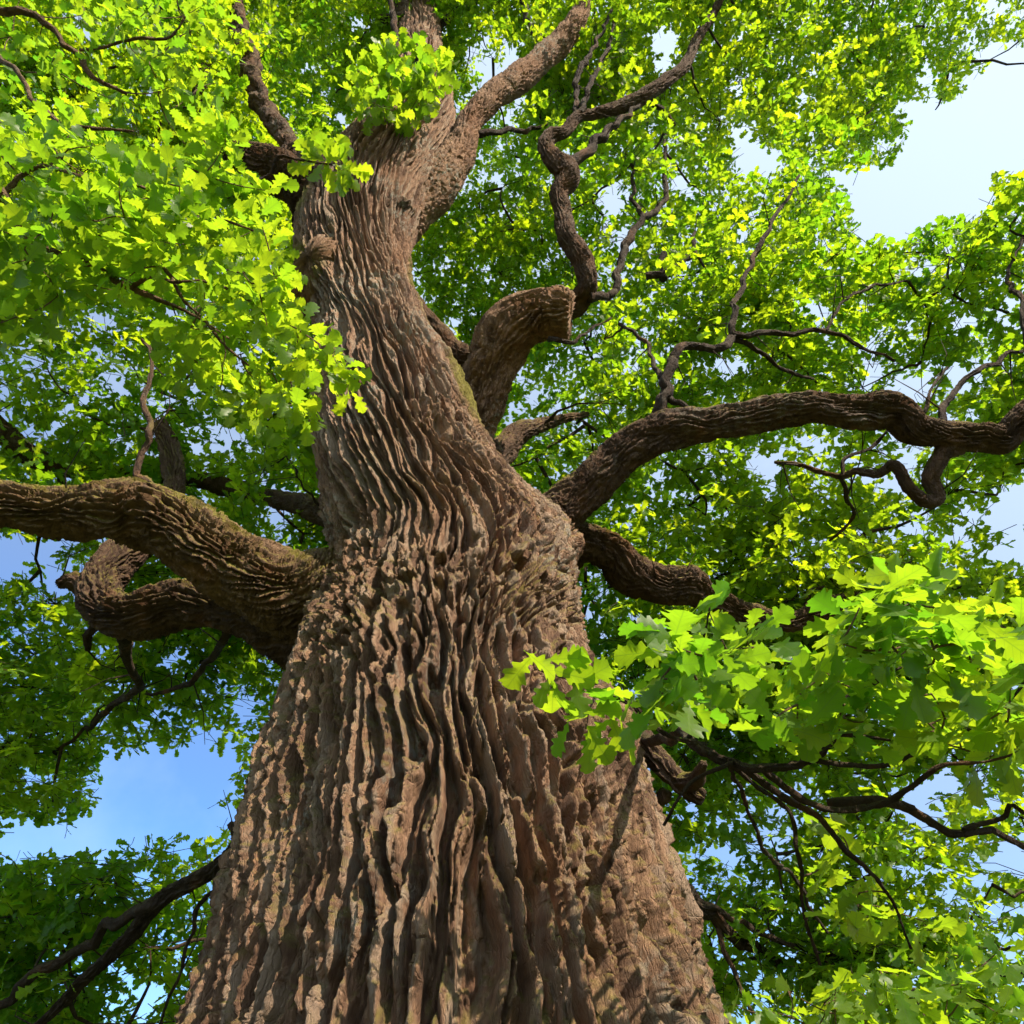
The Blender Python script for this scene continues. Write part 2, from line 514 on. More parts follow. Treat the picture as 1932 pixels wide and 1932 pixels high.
def build_trunk():
    # rows spaced evenly as the photograph sees them
    dense = spline(TA, np.linspace(0, 1, 6000))
    _, pyd, zd = proj(dense[:, :3])
    pyd = np.where(dense[:, 2] < 0.9, 2400 + (0.9 - dense[:, 2]) * 400, pyd)
    pyd = np.minimum.accumulate(pyd)
    tgt = np.concatenate([np.linspace(2700, 1990, 60, endpoint=False), np.linspace(1990, -100, 1060)])
    idx = np.clip(np.searchsorted(-pyd, -tgt), 0, 5999)
    idx = np.unique(idx)
    c = dense[idx]
    pyr = pyd[idx]
    s = np.concatenate([[0], np.cumsum(np.linalg.norm(np.diff(c[:, :3], axis=0), axis=1))])
    cols = 800
    nb = 46                            # the side away from the path needs fewer columns
    th = np.concatenate([np.linspace(-1.95, 1.95, cols - nb), np.linspace(1.95, 2 * math.pi - 1.95, nb + 2)[1:-1]])
    th = np.where(th > math.pi, th - 2 * math.pi, th)
    TH, S = np.meshgrid(th, s)
    rad = c[:, 3][:, None]
    # where each point of the bark shows in the photograph
    PY = proj(np.stack([c[:, 0][:, None] + np.sin(TH) * rad, c[:, 1][:, None] - np.cos(TH) * rad, c[:, 2][:, None] + 0 * TH], -1))[1]
    PY = np.where(c[:, 2][:, None] < 1.2, 2600.0, PY)
    # bark flows round the stem in the upper part
    tw = np.interp(pyr, [0, 350, 520, 640, 820, 1030, 1130, 1350, 2700], [-0.16, -0.16, -0.15, -0.12, -0.06, -0.02, 0.0, 0.0, 0.0])[:, None]
    ps = np.interp(pyr, [-100, 300, 500, 700, 1000, 1300, 1600, 2000], [0.80, 0.80, 0.82, 0.86, 0.92, 1.0, 1.12, 1.2])
    st = ps * np.interp(pyr, [-100, 500, 850, 1050, 1250, 1600], [1.9, 1.9, 1.8, 1.5, 1.15, 1.0])   # longer plates on the upper stem
    vs = np.concatenate([[0], np.cumsum(np.diff(s) / ((st[1:] + st[:-1]) / 2))])[:, None]
    ps = ps[:, None]
    u = (TH * rad - tw) / ps + 2.3
    gn = (np.exp(-((PY - 1130) / 75.0) ** 2) * 0.9 + 0.65 * np.exp(-((PY - 1020) / 70) ** 2 - ((TH - 1.0) / 0.5) ** 2)
          + 0.5 * np.exp(-((PY - 1370) / 80) ** 2 - ((TH - 0.75) / 0.4) ** 2)
          + 0.5 * np.exp(-((PY - 500) / 45) ** 2 - ((TH + 0.9) / 0.5) ** 2))
    gn = np.clip(gn + np.interp(PY, [500, 1100, 1500], [0.10, 0.12, 0.06]), 0, 1)
    depth = np.interp(pyr, [-100, 300, 600, 900, 1200, 1500, 2000], [0.020, 0.024, 0.027, 0.033, 0.040, 0.046, 0.050])[:, None]
    hb, hf, plate = bark(u + 0 * S, vs + 0 * S, gn)
    h = hb * depth * (1 + 0.15 * gn) + hf * np.interp(pyr, [-100, 600, 1200, 2000], [0.0048, 0.0056, 0.0075, 0.0080])[:, None] * (1 + 0.6 * gn)
    # big forms: burl on the right, collar of the left limb, old knots
    def lump(py0, th0, sy, st, amp):
        return amp * np.exp(-((PY - py0) / sy) ** 2 - ((TH - th0) / st) ** 2)
    h = h + lump(1010, 1.10, 45, 0.35, 0.05) + lump(1150, -1.35, 70, 0.4, 0.03) + lump(1390, 0.9, 60, 0.3, 0.06)
    h = h + lump(495, -0.85, 38, 0.45, 0.05)
    h = h + lump(1130, 0.1, 60, 0.6, 0.04) + lump(1200, -0.55, 45, 0.3, 0.04) + lump(760, 1.25, 80, 0.45, 0.03)
    # slow swellings of an old stem
    h = h + 0.024 * rad * (samp(T_MOD, TH * rad * 0.8 + 0.3, S * 0.45) + 0.8 * samp(T_WARP, TH * rad * 0.7, S * 0.35))
    # root flutes near the ground
    fl = np.clip((0.9 - c[:, 2]) / 1.0, 0, 1)[:, None]
    h = h + 0.12 * fl * np.sin(TH * 7 + 0.6)
    t, n0, b0 = frames(c[:, :3])
    t = np.array([0, 0, 1.0])[None] * 0.6 + t * 0.4
    t /= np.linalg.norm(t, axis=1, keepdims=True)
    ex = np.array([1.0, 0, 0])[None] - t * t[:, :1]
    ex /= np.linalg.norm(ex, axis=1, keepdims=True)
    ey = np.cross(t, ex)             # points to +Y
    dirv = np.sin(TH)[..., None] * ex[:, None] - np.cos(TH)[..., None] * ey[:, None]
    v = c[:, None, :3] + dirv * (rad + h - 0.7 * depth)[..., None]
    moss = (np.exp(-((PY - 740) / 70) ** 2 - ((TH - 1.30) / 0.38) ** 2) + 0.9 * np.exp(-((PY - 560) / 60) ** 2 - ((TH - 1.55) / 0.35) ** 2)
            + 0.7 * np.exp(-((PY - 490) / 40) ** 2 - ((TH + 1.0) / 0.4) ** 2) + 0.5 * np.exp(-((PY - 360) / 50) ** 2 - ((TH + 0.9) / 0.3) ** 2))
    me = mesh_np('trunk', v.reshape(-1, 3), grid_faces(len(c), cols), M_TRUNK, True, [('moss', 'FLOAT', moss.astype(np.float32)), ('plate', 'FLOAT', (plate + 0 * PY).astype(np.float32))])
    return link('trunk', me, root)

trunk = build_trunk()

# ------------------------------------------------------------------ limbs
SK_P, SK_L = [], []               # skeleton points and the limb each belongs to

def limb_path(pts, flare=0.0):
    a = np.asarray(pts, float)
    pos = P(a[:, 0], a[:, 1], a[:, 3])
    rad = a[:, 2] / 2 / F * a[:, 3]
    return np.concatenate([pos, rad[:, None]], 1)

def sweep(path, ds, cols, depth, scale, seed, knobs=0.10, cap=True, flat=False, kink=0.0):
    L = np.linalg.norm(np.diff(path[:, :3], axis=0), axis=1).sum()
    n = max(6, int(L / ds))
    c = spline(path, np.linspace(0, 1, n))
    c[:, 3] = np.maximum(c[:, 3], 0.0012)
    if kink > 0 and n > 8:
        k = max(3, int(L / 0.11))
        kk = np.random.default_rng(int(seed * 13 + 5)).normal(0, 1, (k + 1, 3))
        kk[0] = 0
        amp = kink * np.clip(c[:, 3] * 0.9, 0.005, 0.014)[:, None]
        pos = np.linspace(0, k, n)
        c[:, :3] += amp * np.stack([np.interp(pos, np.arange(k + 1), kk[:, a]) for a in range(3)], 1)
    t, nn, bb = frames(c[:, :3])
    s = np.linspace(0, L, n)
    th = np.linspace(-math.pi, math.pi, cols, endpoint=False)
    TH, S = np.meshgrid(th, s)
    rad = c[:, 3][:, None]
    if depth > 0:
        # the seam is blended so the pattern closes round the stem
        u1 = TH * rad + seed * 0.37
        u2 = (TH - 2 * math.pi) * rad + seed * 0.37
        w = sstep(TH, 2.2, math.pi)
        b1 = bark(u1 / scale, S / scale + seed * 1.3, 0.12)
        b2 = bark(u2 / scale, S / scale + seed * 1.3, 0.12)
        h = ((b1[0] * (1 - w) + b2[0] * w) + 0.10 * (b1[1] * (1 - w) + b2[1] * w)) * depth
        cx, cy = np.cos(TH), np.sin(TH)
        h = h + knobs * rad * samp(T_MOD, 0.5 * cx + seed, S * 1.3 + 0.4 * cy) + knobs * 0.7 * rad * samp(T_WARP, 0.22 * cx + seed, S + 0.22 * cy + seed)
    else:
        h = 0 * TH
    d = np.cos(TH)[..., None] * nn[:, None] + np.sin(TH)[..., None] * bb[:, None]
    v = (c[:, None, :3] + d * (rad + h - min(depth, 0.01) * 0.6)[..., None]).reshape(-1, 3)
    f = grid_faces(n, cols)
    if cap:      # rounded, rough end
        last = v[-cols:]
        ctr = c[-1, :3]
        rings = []
        for k, (q, e) in enumerate(((0.93, 0.03), (0.5, 0.0), (0.05, -0.03)) if flat else ((0.8, 0.25), (0.45, 0.4), (0.05, 0.42))):
            jit = rng.normal(0, 0.04, (cols, 1)) * c[-1, 3]
            rings.append(ctr + (last - ctr) * q + t[-1] * (c[-1, 3] * e + jit))
        v = np.concatenate([v] + rings)
        m = n + 3
        v = np.concatenate([c[:1, :3] + (v[:cols] - c[0, :3]) * 0.02, v])
        f = grid_faces(m + 1, cols)
    return v, f, c

LIMBS = {}

def limb(key, pts, depth=0.014, scale=0.45, seed=1, ds=0.012, cols=112, mat=None, name='limb', parent=None, knobs=0.10, extra=None, skel=True, label=None, flat=False):
    path = limb_path(pts)
    if extra is not None:
        path = np.concatenate([path, np.asarray(extra, float)], 0)
    v, f, c = sweep(path, ds, cols, depth, scale, seed, knobs, True, flat, 1.0 if name in ('branch', 'twig') or key == 11 else 0.3)
    me = mesh_np(name, v, f, mat or M_LIMB_SHADED)
    o = link(name, me, parent or root, label=label)
    if skel:
        step = max(1, int(0.10 / ds))
        SK_P.append(c[::step, :3])
        SK_L.append(np.full(len(c[::step]), key))
    return o

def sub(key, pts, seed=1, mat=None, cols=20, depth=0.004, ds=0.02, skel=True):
    return limb(key, pts, depth, 0.28, seed, ds, cols, mat or M_TWIG_SHADED, 'branch', LIMBS[key], 0.13, None, skel)

# 0 great left limb and the arm below it
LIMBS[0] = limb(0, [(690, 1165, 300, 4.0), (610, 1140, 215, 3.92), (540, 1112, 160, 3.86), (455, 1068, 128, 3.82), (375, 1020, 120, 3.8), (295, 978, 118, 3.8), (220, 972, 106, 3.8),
                    (110, 966, 98, 3.8), (0, 950, 88, 3.75), (-150, 930, 78, 3.7), (-350, 860, 66, 3.65), (-560, 740, 52, 3.6), (-800, 560, 36, 3.6)], 0.019, 0.50, 1, 0.009, 136, M_LIMB_LIT, label='heavy moss-topped limb leaving the trunk on its shaded side')
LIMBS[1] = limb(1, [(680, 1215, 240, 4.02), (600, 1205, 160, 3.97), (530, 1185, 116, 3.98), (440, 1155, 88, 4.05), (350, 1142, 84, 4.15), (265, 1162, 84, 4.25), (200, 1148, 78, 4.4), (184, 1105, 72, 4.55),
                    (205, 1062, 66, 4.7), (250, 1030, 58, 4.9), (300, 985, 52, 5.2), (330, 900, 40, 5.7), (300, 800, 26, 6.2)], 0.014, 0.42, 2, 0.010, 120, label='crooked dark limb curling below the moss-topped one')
sub(1, [(205, 1112, 60, 4.6), (165, 1106, 44, 4.6), (138, 1098, 32, 4.6), (112, 1100, 16, 4.6)], 3, M_LIMB_SHADED, 40, 0.01, 0.01)
sub(1, [(200, 1150, 30, 4.3), (172, 1195, 20, 4.35), (165, 1225, 12, 4.4)], 4)
sub(1, [(235, 1180, 26, 4.3), (240, 1240, 20, 4.5), (260, 1290, 16, 4.8), (215, 1330, 12, 5.2), (170, 1370, 9, 5.6), (100, 1420, 6, 6.0)], 5)
sub(1, [(440, 1180, 20, 4.2), (400, 1240, 14, 4.6), (350, 1290, 10, 5.0), (300, 1310, 7, 5.3)], 6)
# 2 long right limb with an elbow
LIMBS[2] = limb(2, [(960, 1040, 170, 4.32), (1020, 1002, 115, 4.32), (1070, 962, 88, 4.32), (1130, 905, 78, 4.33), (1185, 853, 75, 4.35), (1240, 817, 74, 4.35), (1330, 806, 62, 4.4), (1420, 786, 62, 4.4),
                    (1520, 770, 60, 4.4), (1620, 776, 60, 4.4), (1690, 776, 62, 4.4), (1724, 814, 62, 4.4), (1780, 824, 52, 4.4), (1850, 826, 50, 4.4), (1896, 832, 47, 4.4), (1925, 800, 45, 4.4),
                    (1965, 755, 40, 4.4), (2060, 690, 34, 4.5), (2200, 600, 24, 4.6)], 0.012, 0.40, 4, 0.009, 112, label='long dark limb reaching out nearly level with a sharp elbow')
sub(2, [(1810, 838, 42, 4.4), (1786, 862, 33, 4.38), (1760, 895, 29, 4.36), (1768, 938, 27, 4.34), (1745, 944, 24, 4.34), (1711, 920, 22, 4.34), (1686, 880, 19, 4.36), (1656, 890, 16, 4.4),
        (1616, 895, 14, 4.45), (1585, 900, 12, 4.5), (1516, 880, 9, 4.6), (1460, 868, 6, 4.7)], 7, M_LIMB_SHADED, 32, 0.006, 0.012)
sub(2, [(1591, 898, 10, 4.5), (1600, 865, 9, 4.55), (1640, 845, 8, 4.6), (1680, 800, 6, 4.6)], 8)
sub(2, [(1585, 900, 9, 4.5), (1595, 935, 8, 4.6), (1608, 970, 6, 4.8), (1560, 1020, 5, 5.0)], 9)
sub(2, [(1238, 800, 26, 4.36), (1250, 760, 23, 4.4), (1258, 720, 21, 4.5), (1272, 682, 20, 4.6), (1285, 662, 18, 4.7), (1330, 656, 16, 4.8), (1362, 656, 16, 4.9), (1378, 626, 14, 5.0), (1382, 598, 12, 5.1),
        (1400, 540, 10, 5.4), (1425, 480, 9, 5.7), (1460, 410, 8, 6.1), (1510, 330, 5, 6.6)], 10, M_TWIG_SHADED, 28, 0.004, 0.014)
sub(2, [(1378, 630, 13, 5.0), (1440, 635, 10, 5.05), (1500, 633, 9, 5.1), (1560, 625, 8, 5.15), (1620, 650, 7, 5.2), (1690, 680, 5, 5.3)], 11)
sub(2, [(1560, 625, 7, 5.15), (1590, 570, 6, 5.4), (1650, 540, 5, 5.7), (1720, 530, 4, 6.0)], 12)
sub(2, [(1380, 640, 11, 5.0), (1440, 665, 9, 5.1), (1480, 695, 8, 5.2), (1540, 715, 5, 5.3)], 13)
sub(2, [(1258, 725, 13, 4.5), (1232, 690, 10, 4.8), (1215, 640, 8, 5.2), (1170, 610, 6, 5.6)], 14)
sub(2, [(1255, 745, 14, 4.45), (1275, 760, 12, 4.4), (1302, 765, 9, 4.4)], 15)
sub(2, [(1245, 790, 12, 4.4), (1265, 770, 10, 4.5), (1300, 775, 7, 4.6)], 16)
sub(2, [(1780, 800, 16, 4.4), (1790, 760, 12, 4.5), (1815, 720, 10, 4.6), (1880, 680, 8, 4.8), (1940, 655, 6, 5.0)], 17)
sub(2, [(1720, 790, 12, 4.4), (1750, 770, 9, 4.45), (1760, 740, 7, 4.5), (1790, 690, 5, 4.7)], 18)
sub(2, [(2010, 720, 20, 4.45), (1960, 690, 14, 4.7), (1920, 560, 10, 5.2), (1895, 520, 8, 5.5), (1930, 450, 6, 5.8)], 19)
# 3 gnarled lower right limb that runs on behind the leaves
LIMBS[3] = limb(3, [(1000, 1060, 150, 4.55), (1060, 1035, 105, 4.55), (1110, 1028, 82, 4.55), (1155, 1042, 76, 4.58), (1190, 1083, 74, 4.6), (1245, 1103, 60, 4.6), (1290, 1102, 60, 4.62), (1345, 1130, 46, 4.8),
                    (1420, 1160, 38, 5.0), (1490, 1174, 38, 5.1), (1530, 1164, 40, 5.2), (1580, 1140, 30, 5.3), (1650, 1120, 22, 5.6), (1750, 1100, 12, 6.0)], 0.014, 0.40, 5, 0.009, 112, label='short gnarled limb with a knobby bend below the long level limb')
sub(3, [(1275, 1100, 50, 4.62), (1298, 1090, 44, 4.6), (1308, 1075, 30, 4.6)], 20, M_LIMB_SHADED, 40, 0.008, 0.008)
sub(3, [(1530, 1160, 12, 5.2), (1530, 1125, 9, 5.3), (1560, 1110, 6, 5.4)], 21)
# 4 sawn stub
LIMBS[4] = limb(4, [(850, 890, 130, 5.0), (885, 800, 100, 5.03), (912, 735, 92, 5.06), (936, 676, 94, 5.08), (966, 622, 102, 5.1), (1006, 598, 98, 5.1), (1045, 594, 94, 5.08), (1078, 594, 92, 5.05)], 0.020, 0.55, 6, 0.008, 128,
                M_TRUNK, label='thick stub with a blunt sawn end bending away from the trunk', flat=True)
sub(4, [(1035, 640, 10, 4.9), (1070, 645, 8, 4.95), (1100, 630, 7, 5.1), (1150, 600, 5, 5.4)], 22)
# 5 rear limb that snakes up
LIMBS[5] = limb(5, [(740, 560, 80, 5.9), (810, 630, 62, 6.0), (880, 680, 50, 6.0), (960, 650, 44, 6.2), (1040, 600, 42, 6.3), (1092, 572, 41, 6.3), (1108, 540, 40, 6.25), (1100, 505, 39, 6.3), (1071, 450, 37, 6.4), (1061, 400, 35, 6.6),
                    (1054, 365, 34, 6.7), (1074, 338, 44, 6.8), (1044, 302, 34, 6.9), (1028, 280, 30, 7.0), (1036, 258, 28, 7.1), (1062, 248, 25, 7.2), (1090, 220, 23, 7.4), (1131, 214, 23, 7.6), (1191, 195, 24, 7.8),
                    (1246, 160, 24, 8.0), (1286, 130, 22, 8.3), (1316, 75, 18, 8.8), (1356, 5, 14, 9.4), (1390, -80, 9, 10.0)], 0.010, 0.36, 7, 0.012, 80, label='thin dark limb snaking upwards in tight bends behind the stub')
sub(5, [(1066, 320, 26, 6.85), (1096, 296, 20, 6.9), (1131, 262, 17, 7.1), (1161, 235, 13, 7.4), (1220, 190, 7, 7.9)], 23)
sub(5, [(1215, 180, 12, 7.9), (1240, 205, 10, 8.0), (1275, 232, 7, 8.2)], 24)
sub(5, [(1090, 225, 13, 7.4), (1085, 160, 10, 7.8), (1120, 90, 8, 8.4), (1150, 20, 5, 9.2)], 25)
sub(5, [(1095, 215, 13, 7.4), (1115, 150, 10, 7.9), (1145, 95, 8, 8.5), (1160, 40, 5, 9.1)], 26)
sub(5, [(1110, 560, 20, 6.2), (1150, 560, 14, 6.4), (1175, 480, 16, 6.8), (1195, 435, 15, 7.0), (1250, 385, 10, 7.4), (1253, 310, 8, 8.0), (1255, 250, 5, 8.6)], 27)
sub(5, [(1215, 410, 10, 7.2), (1195, 370, 8, 7.6), (1195, 310, 6, 8.0)], 28)
sub(5, [(1220, 520, 16, 6.6), (1250, 518, 16, 6.6), (1280, 500, 12, 6.8), (1305, 485, 9, 7.0), (1310, 440, 6, 7.4)], 29)
sub(5, [(1252, 528, 17, 6.6), (1250, 500, 15, 6.65), (1249, 475, 13, 6.7)], 30)
LIMBS[14] = limb(14, [(860, 960, 100, 4.9), (915, 890, 80, 5.1), (955, 842, 58, 5.4), (995, 810, 38, 5.7), (1045, 797, 20, 6.1), (1110, 780, 10, 6.6)], 0.010, 0.38, 16, 0.010, 72, M_LIMB_SHADED, label='small mossy limb low behind the sawn stub')
LIMBS[13] = limb(13, [(695, 590, 100, 6.0), (665, 550, 150, 5.85), (628, 516, 160, 5.68), (604, 500, 136, 5.56)], 0.016, 0.5, 17, 0.010, 112, M_TRUNK, label='rounded knob of an old cut branch on the shaded edge of the trunk')
LIMBS[15] = limb(15, [(940, 1120, 90, 4.15), (985, 1075, 130, 4.1), (1030, 1040, 128, 4.12), (1062, 1012, 96, 4.2)], 0.030, 0.75, 18, 0.009, 120, M_TRUNK, 'burl', None, 0.12, label='gnarled burl on the trunk below the long level limb')
# 6 pale right fork high up
LIMBS[6] = limb(6, [(680, 500, 90, 6.3), (740, 430, 104, 6.55), (798, 374, 94, 6.8), (846, 320, 74, 7.02), (873, 274, 56, 7.25), (886, 232, 46, 7.5), (930, 186, 50, 7.8), (985, 146, 50, 8.2), (1038, 98, 46, 8.7), (1076, 58, 40, 9.1),
                    (1105, 5, 30, 9.7), (1140, -70, 20, 10.4)], 0.012, 0.40, 8, 0.012, 96, M_TRUNK, knobs=0.05, label='pale sunlit fork rising away from the top of the trunk')
sub(6, [(890, 250, 14, 7.4), (935, 247, 11, 7.5), (985, 245, 8, 7.7), (1030, 235, 6, 7.9)], 31)
sub(6, [(1040, 100, 20, 8.7), (1000, 40, 14, 9.6), (980, -20, 9, 10.4)], 32)
# 7 left fork high up
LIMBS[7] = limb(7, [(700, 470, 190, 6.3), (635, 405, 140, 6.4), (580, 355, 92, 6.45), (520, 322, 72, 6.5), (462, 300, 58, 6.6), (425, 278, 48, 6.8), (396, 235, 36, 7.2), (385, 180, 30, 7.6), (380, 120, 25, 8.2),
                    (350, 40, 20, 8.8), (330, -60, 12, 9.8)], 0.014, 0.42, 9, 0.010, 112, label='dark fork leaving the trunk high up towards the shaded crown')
sub(7, [(545, 320, 40, 6.55), (548, 285, 34, 6.7), (527, 250, 34, 6.9), (497, 200, 33, 7.3), (476, 150, 33, 7.7), (466, 92, 31, 8.3), (452, 40, 28, 8.9), (438, -30, 24, 9.8), (420, -120, 16, 11)], 33, M_LIMB_SHADED, 44, 0.008, 0.012)
# 8 low left branch behind the trunk
LIMBS[8] = limb(8, [(640, 1530, 60, 4.6), (520, 1570, 48, 4.45), (462, 1600, 40, 4.4), (430, 1626, 34, 4.4), (375, 1658, 31, 4.4), (300, 1702, 30, 4.4), (250, 1762, 27, 4.4), (200, 1812, 25, 4.4), (130, 1880, 21, 4.4),
                    (70, 1940, 18, 4.4), (-60, 2050, 12, 4.4)], 0.007, 0.30, 10, 0.012, 56, M_TWIG_SHADED, label='dark low branch sloping down from behind the trunk')
sub(8, [(455, 1605, 20, 4.4), (442, 1575, 17, 4.42), (437, 1550, 14, 4.44)], 34)
sub(8, [(305, 1700, 22, 4.4), (230, 1740, 20, 4.45), (150, 1790, 19, 4.5), (70, 1840, 18, 4.5), (0, 1895, 15, 4.5), (-80, 1960, 9, 4.5)], 35)
sub(8, [(440, 1622, 10, 4.4), (415, 1670, 9, 4.3), (375, 1710, 8, 4.25), (355, 1765, 7, 4.2), (345, 1830, 6, 4.2), (310, 1900, 5, 4.15), (285, 1960, 4, 4.1)], 36)
# 9 far left dark limb and gnarly shoot
LIMBS[9] = limb(9, [(700, 1010, 60, 4.7), (600, 965, 44, 5.6), (480, 930, 34, 6.6), (340, 900, 32, 7.2), (250, 895, 32, 7.2), (150, 888, 34, 7.0), (95, 878, 38, 6.9), (45, 850, 40, 6.8), (10, 820, 40, 6.8), (-40, 770, 38, 6.8), (-150, 700, 30, 6.8), (-300, 560, 20, 7.0)],
                0.008, 0.32, 11, 0.012, 64, label='dark limb behind the moss-topped limb')
sub(0, [(330, 985, 26, 3.86), (322, 935, 17, 3.95), (290, 914, 15, 4.05), (258, 898, 14, 4.1), (257, 866, 13, 4.15), (280, 830, 12, 4.2), (283, 790, 11, 4.3), (272, 750, 9, 4.4), (285, 690, 7, 4.6), (270, 640, 5, 4.8)], 37, M_LIMB_SHADED)
sub(9, [(120, 885, 16, 6.95), (118, 920, 14, 6.9)], 38)
# 10 right-hand low limb with its fan of thin branches (near)
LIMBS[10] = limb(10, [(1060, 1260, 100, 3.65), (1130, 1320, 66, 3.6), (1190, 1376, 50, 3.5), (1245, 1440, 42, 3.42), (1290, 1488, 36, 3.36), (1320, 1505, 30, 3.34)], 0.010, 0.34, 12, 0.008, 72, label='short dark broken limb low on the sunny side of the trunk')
sub(10, [(1280, 1480, 34, 3.38), (1300, 1475, 28, 3.3), (1318, 1455, 20, 3.25), (1330, 1440, 14, 3.2)], 39, M_LIMB_SHADED, 32)
sub(10, [(1255, 1490, 20, 3.4), (1250, 1505, 24, 3.4), (1245, 1515, 14, 3.4)], 40, M_LIMB_SHADED, 24)
# 11 rear right limbs low
LIMBS[11] = limb(11, [(1060, 1500, 60, 4.6), (1200, 1600, 42, 4.7), (1300, 1690, 30, 4.8), (1380, 1760, 22, 4.9), (1480, 1820, 16, 5.0), (1600, 1880, 12, 5.1), (1750, 1950, 8, 5.2)], 0.006, 0.3, 13, 0.014, 48, M_TWIG_SHADED, label='thin low limb hanging behind the sunny foot of the trunk')
sub(11, [(1300, 1690, 12, 4.8), (1400, 1740, 10, 4.8), (1520, 1790, 8, 4.8), (1640, 1800, 6, 4.8), (1800, 1780, 5, 4.9), (1940, 1790, 4, 5.0)], 41)
sub(11, [(1345, 1730, 12, 4.9), (1380, 1830, 9, 4.6), (1420, 1910, 7, 4.3), (1500, 2000, 5, 4.0)], 42)
# 12 stem rising past the top: continues the trunk
LIMBS[12] = limb(12, [(775, 120, 70, 9.8), (772, 0, 58, 11.0), (770, -120, 40, 12.2), (790, -240, 20, 13.4)], 0.012, 0.45, 14, 0.02, 64, label='topmost stem of the trunk going up into the crown')
sub(12, [(770, 60, 24, 10.4), (700, 20, 16, 11.0), (640, -30, 10, 11.8)], 43)
sub(12, [(780, 90, 18, 10.0), (850, 30, 12, 10.8), (900, -40, 8, 11.6)], 44)
sub(12, [(760, 190, 16, 9.0), (748, 120, 14, 9.0), (745, 50, 12, 9.2), (730, -20, 8, 9.8)], 45)

# near hanging branches: parts of the tree whose leaves show largest
BR = {}
def nearer(key, pts):
    return [(x, y, w, z * 0.80 if z < 2.75 else z) for x, y, w, z in pts] if key == 21 else pts
def near_branch(key, pts, seed, label, extra=None):
    pts = nearer(key, pts)
    o = limb(key, pts, 0.003, 0.2, seed, 0.012, 20, M_NEAR_LIT if key in (20, 24) else M_TWIG_SHADED, 'branch', root, 0.12, extra, True, label)
    LIMBS[key] = o
    return o
near_branch(20, [(-560, 740, 40, 3.6), (-420, 480, 26, 3.2), (-200, 330, 20, 2.9), (0, 372, 17, 2.75), (50, 448, 16, 2.72), (125, 486, 16, 2.7), (190, 515, 15, 2.7), (250, 545, 14, 2.7), (297, 566, 11, 2.7), (360, 590, 7, 2.7), (430, 640, 5, 2.7)], 20,
            'bright leafy branch hanging in front of the shaded crown')
def nsub(key, pts, seed):
    pts = nearer(key, pts)
    return limb(key, pts, 0.002, 0.2, seed, 0.015, 12, M_NEAR_LIT if key in (20, 24) else M_TWIG_SHADED, 'twig', LIMBS[key], 0.12)
nsub(20, [(120, 484, 10, 2.7), (180, 450, 9, 2.7), (240, 462, 8, 2.7), (300, 500, 8, 2.65), (330, 535, 8, 2.65), (345, 560, 6, 2.6), (400, 620, 5, 2.55), (470, 690, 4, 2.5)], 21)
nsub(20, [(250, 540, 9, 2.7), (290, 525, 8, 2.65), (330, 530, 7, 2.6), (420, 540, 6, 2.6), (520, 600, 5, 2.6), (600, 650, 4, 2.6)], 22)
nsub(20, [(0, 380, 11, 2.75), (60, 320, 9, 2.75), (150, 330, 7, 2.7), (260, 350, 6, 2.7), (380, 400, 5, 2.7), (480, 440, 4, 2.7)], 23)
nsub(20, [(200, 415, 8, 2.7), (240, 462, 8, 2.68), (275, 485, 7, 2.66), (300, 500, 6, 2.65)], 24)
nsub(20, [(55, 450, 8, 2.7), (60, 520, 7, 2.6), (30, 570, 5, 2.6), (0, 610, 4, 2.6)], 25)
near_branch(21, [(1090, 1330, 40, 3.45), (1200, 1385, 26, 3.1), (1331, 1406, 20, 2.6), (1376, 1438, 18, 2.5), (1430, 1450, 17, 2.45), (1500, 1432, 15, 2.4), (1560, 1395, 14, 2.35), (1585, 1360, 12, 2.3), (1600, 1320, 10, 2.3), (1650, 1285, 8, 2.3), (1720, 1250, 6, 2.25), (1800, 1200, 4, 2.2)], 30,
            'bright leafy low branch fanning out on the sunny side of the trunk')
nsub(21, [(1440, 1452, 13, 2.45), (1506, 1496, 13, 2.45), (1556, 1518, 12, 2.4), (1636, 1518, 11, 2.4), (1706, 1491, 10, 2.35), (1776, 1451, 9, 2.3), (1866, 1441, 7, 2.25), (1960, 1400, 5, 2.2)], 31)
nsub(21, [(1510, 1430, 11, 2.4), (1600, 1446, 11, 2.35), (1666, 1436, 10, 2.3), (1766, 1401, 10, 2.25), (1866, 1361, 8, 2.2), (1935, 1290, 7, 2.15), (1990, 1200, 5, 2.1)], 32)
nsub(21, [(1380, 1440, 10, 2.5), (1496, 1556, 9, 2.6), (1506, 1616, 9, 2.6), (1516, 1716, 8, 2.65), (1548, 1820, 6, 2.7)], 33)
nsub(21, [(1400, 1446, 13, 2.5), (1516, 1531, 13, 2.5), (1591, 1586, 12, 2.5), (1631, 1626, 10, 2.5), (1681, 1696, 7, 2.5), (1720, 1790, 5, 2.5)], 34)
nsub(21, [(1560, 1515, 16, 2.5), (1666, 1521, 17, 2.45), (1746, 1546, 16, 2.45), (1836, 1576, 14, 2.4), (1932, 1592, 12, 2.4), (2050, 1600, 8, 2.4)], 35)
nsub(21, [(1816, 1565, 11, 2.4), (1850, 1552, 10, 2.4), (1895, 1540, 9, 2.4), (1905, 1520, 8, 2.38), (1935, 1540, 7, 2.35)], 36)
nsub(21, [(1300, 1398, 12, 2.7), (1310, 1340, 9, 2.6), (1318, 1290, 8, 2.5), (1330, 1220, 6, 2.45), (1345, 1150, 4, 2.4)], 37)
nsub(21, [(1380, 1440, 9, 2.5), (1300, 1490, 8, 2.55), (1250, 1550, 5, 2.6)], 38)
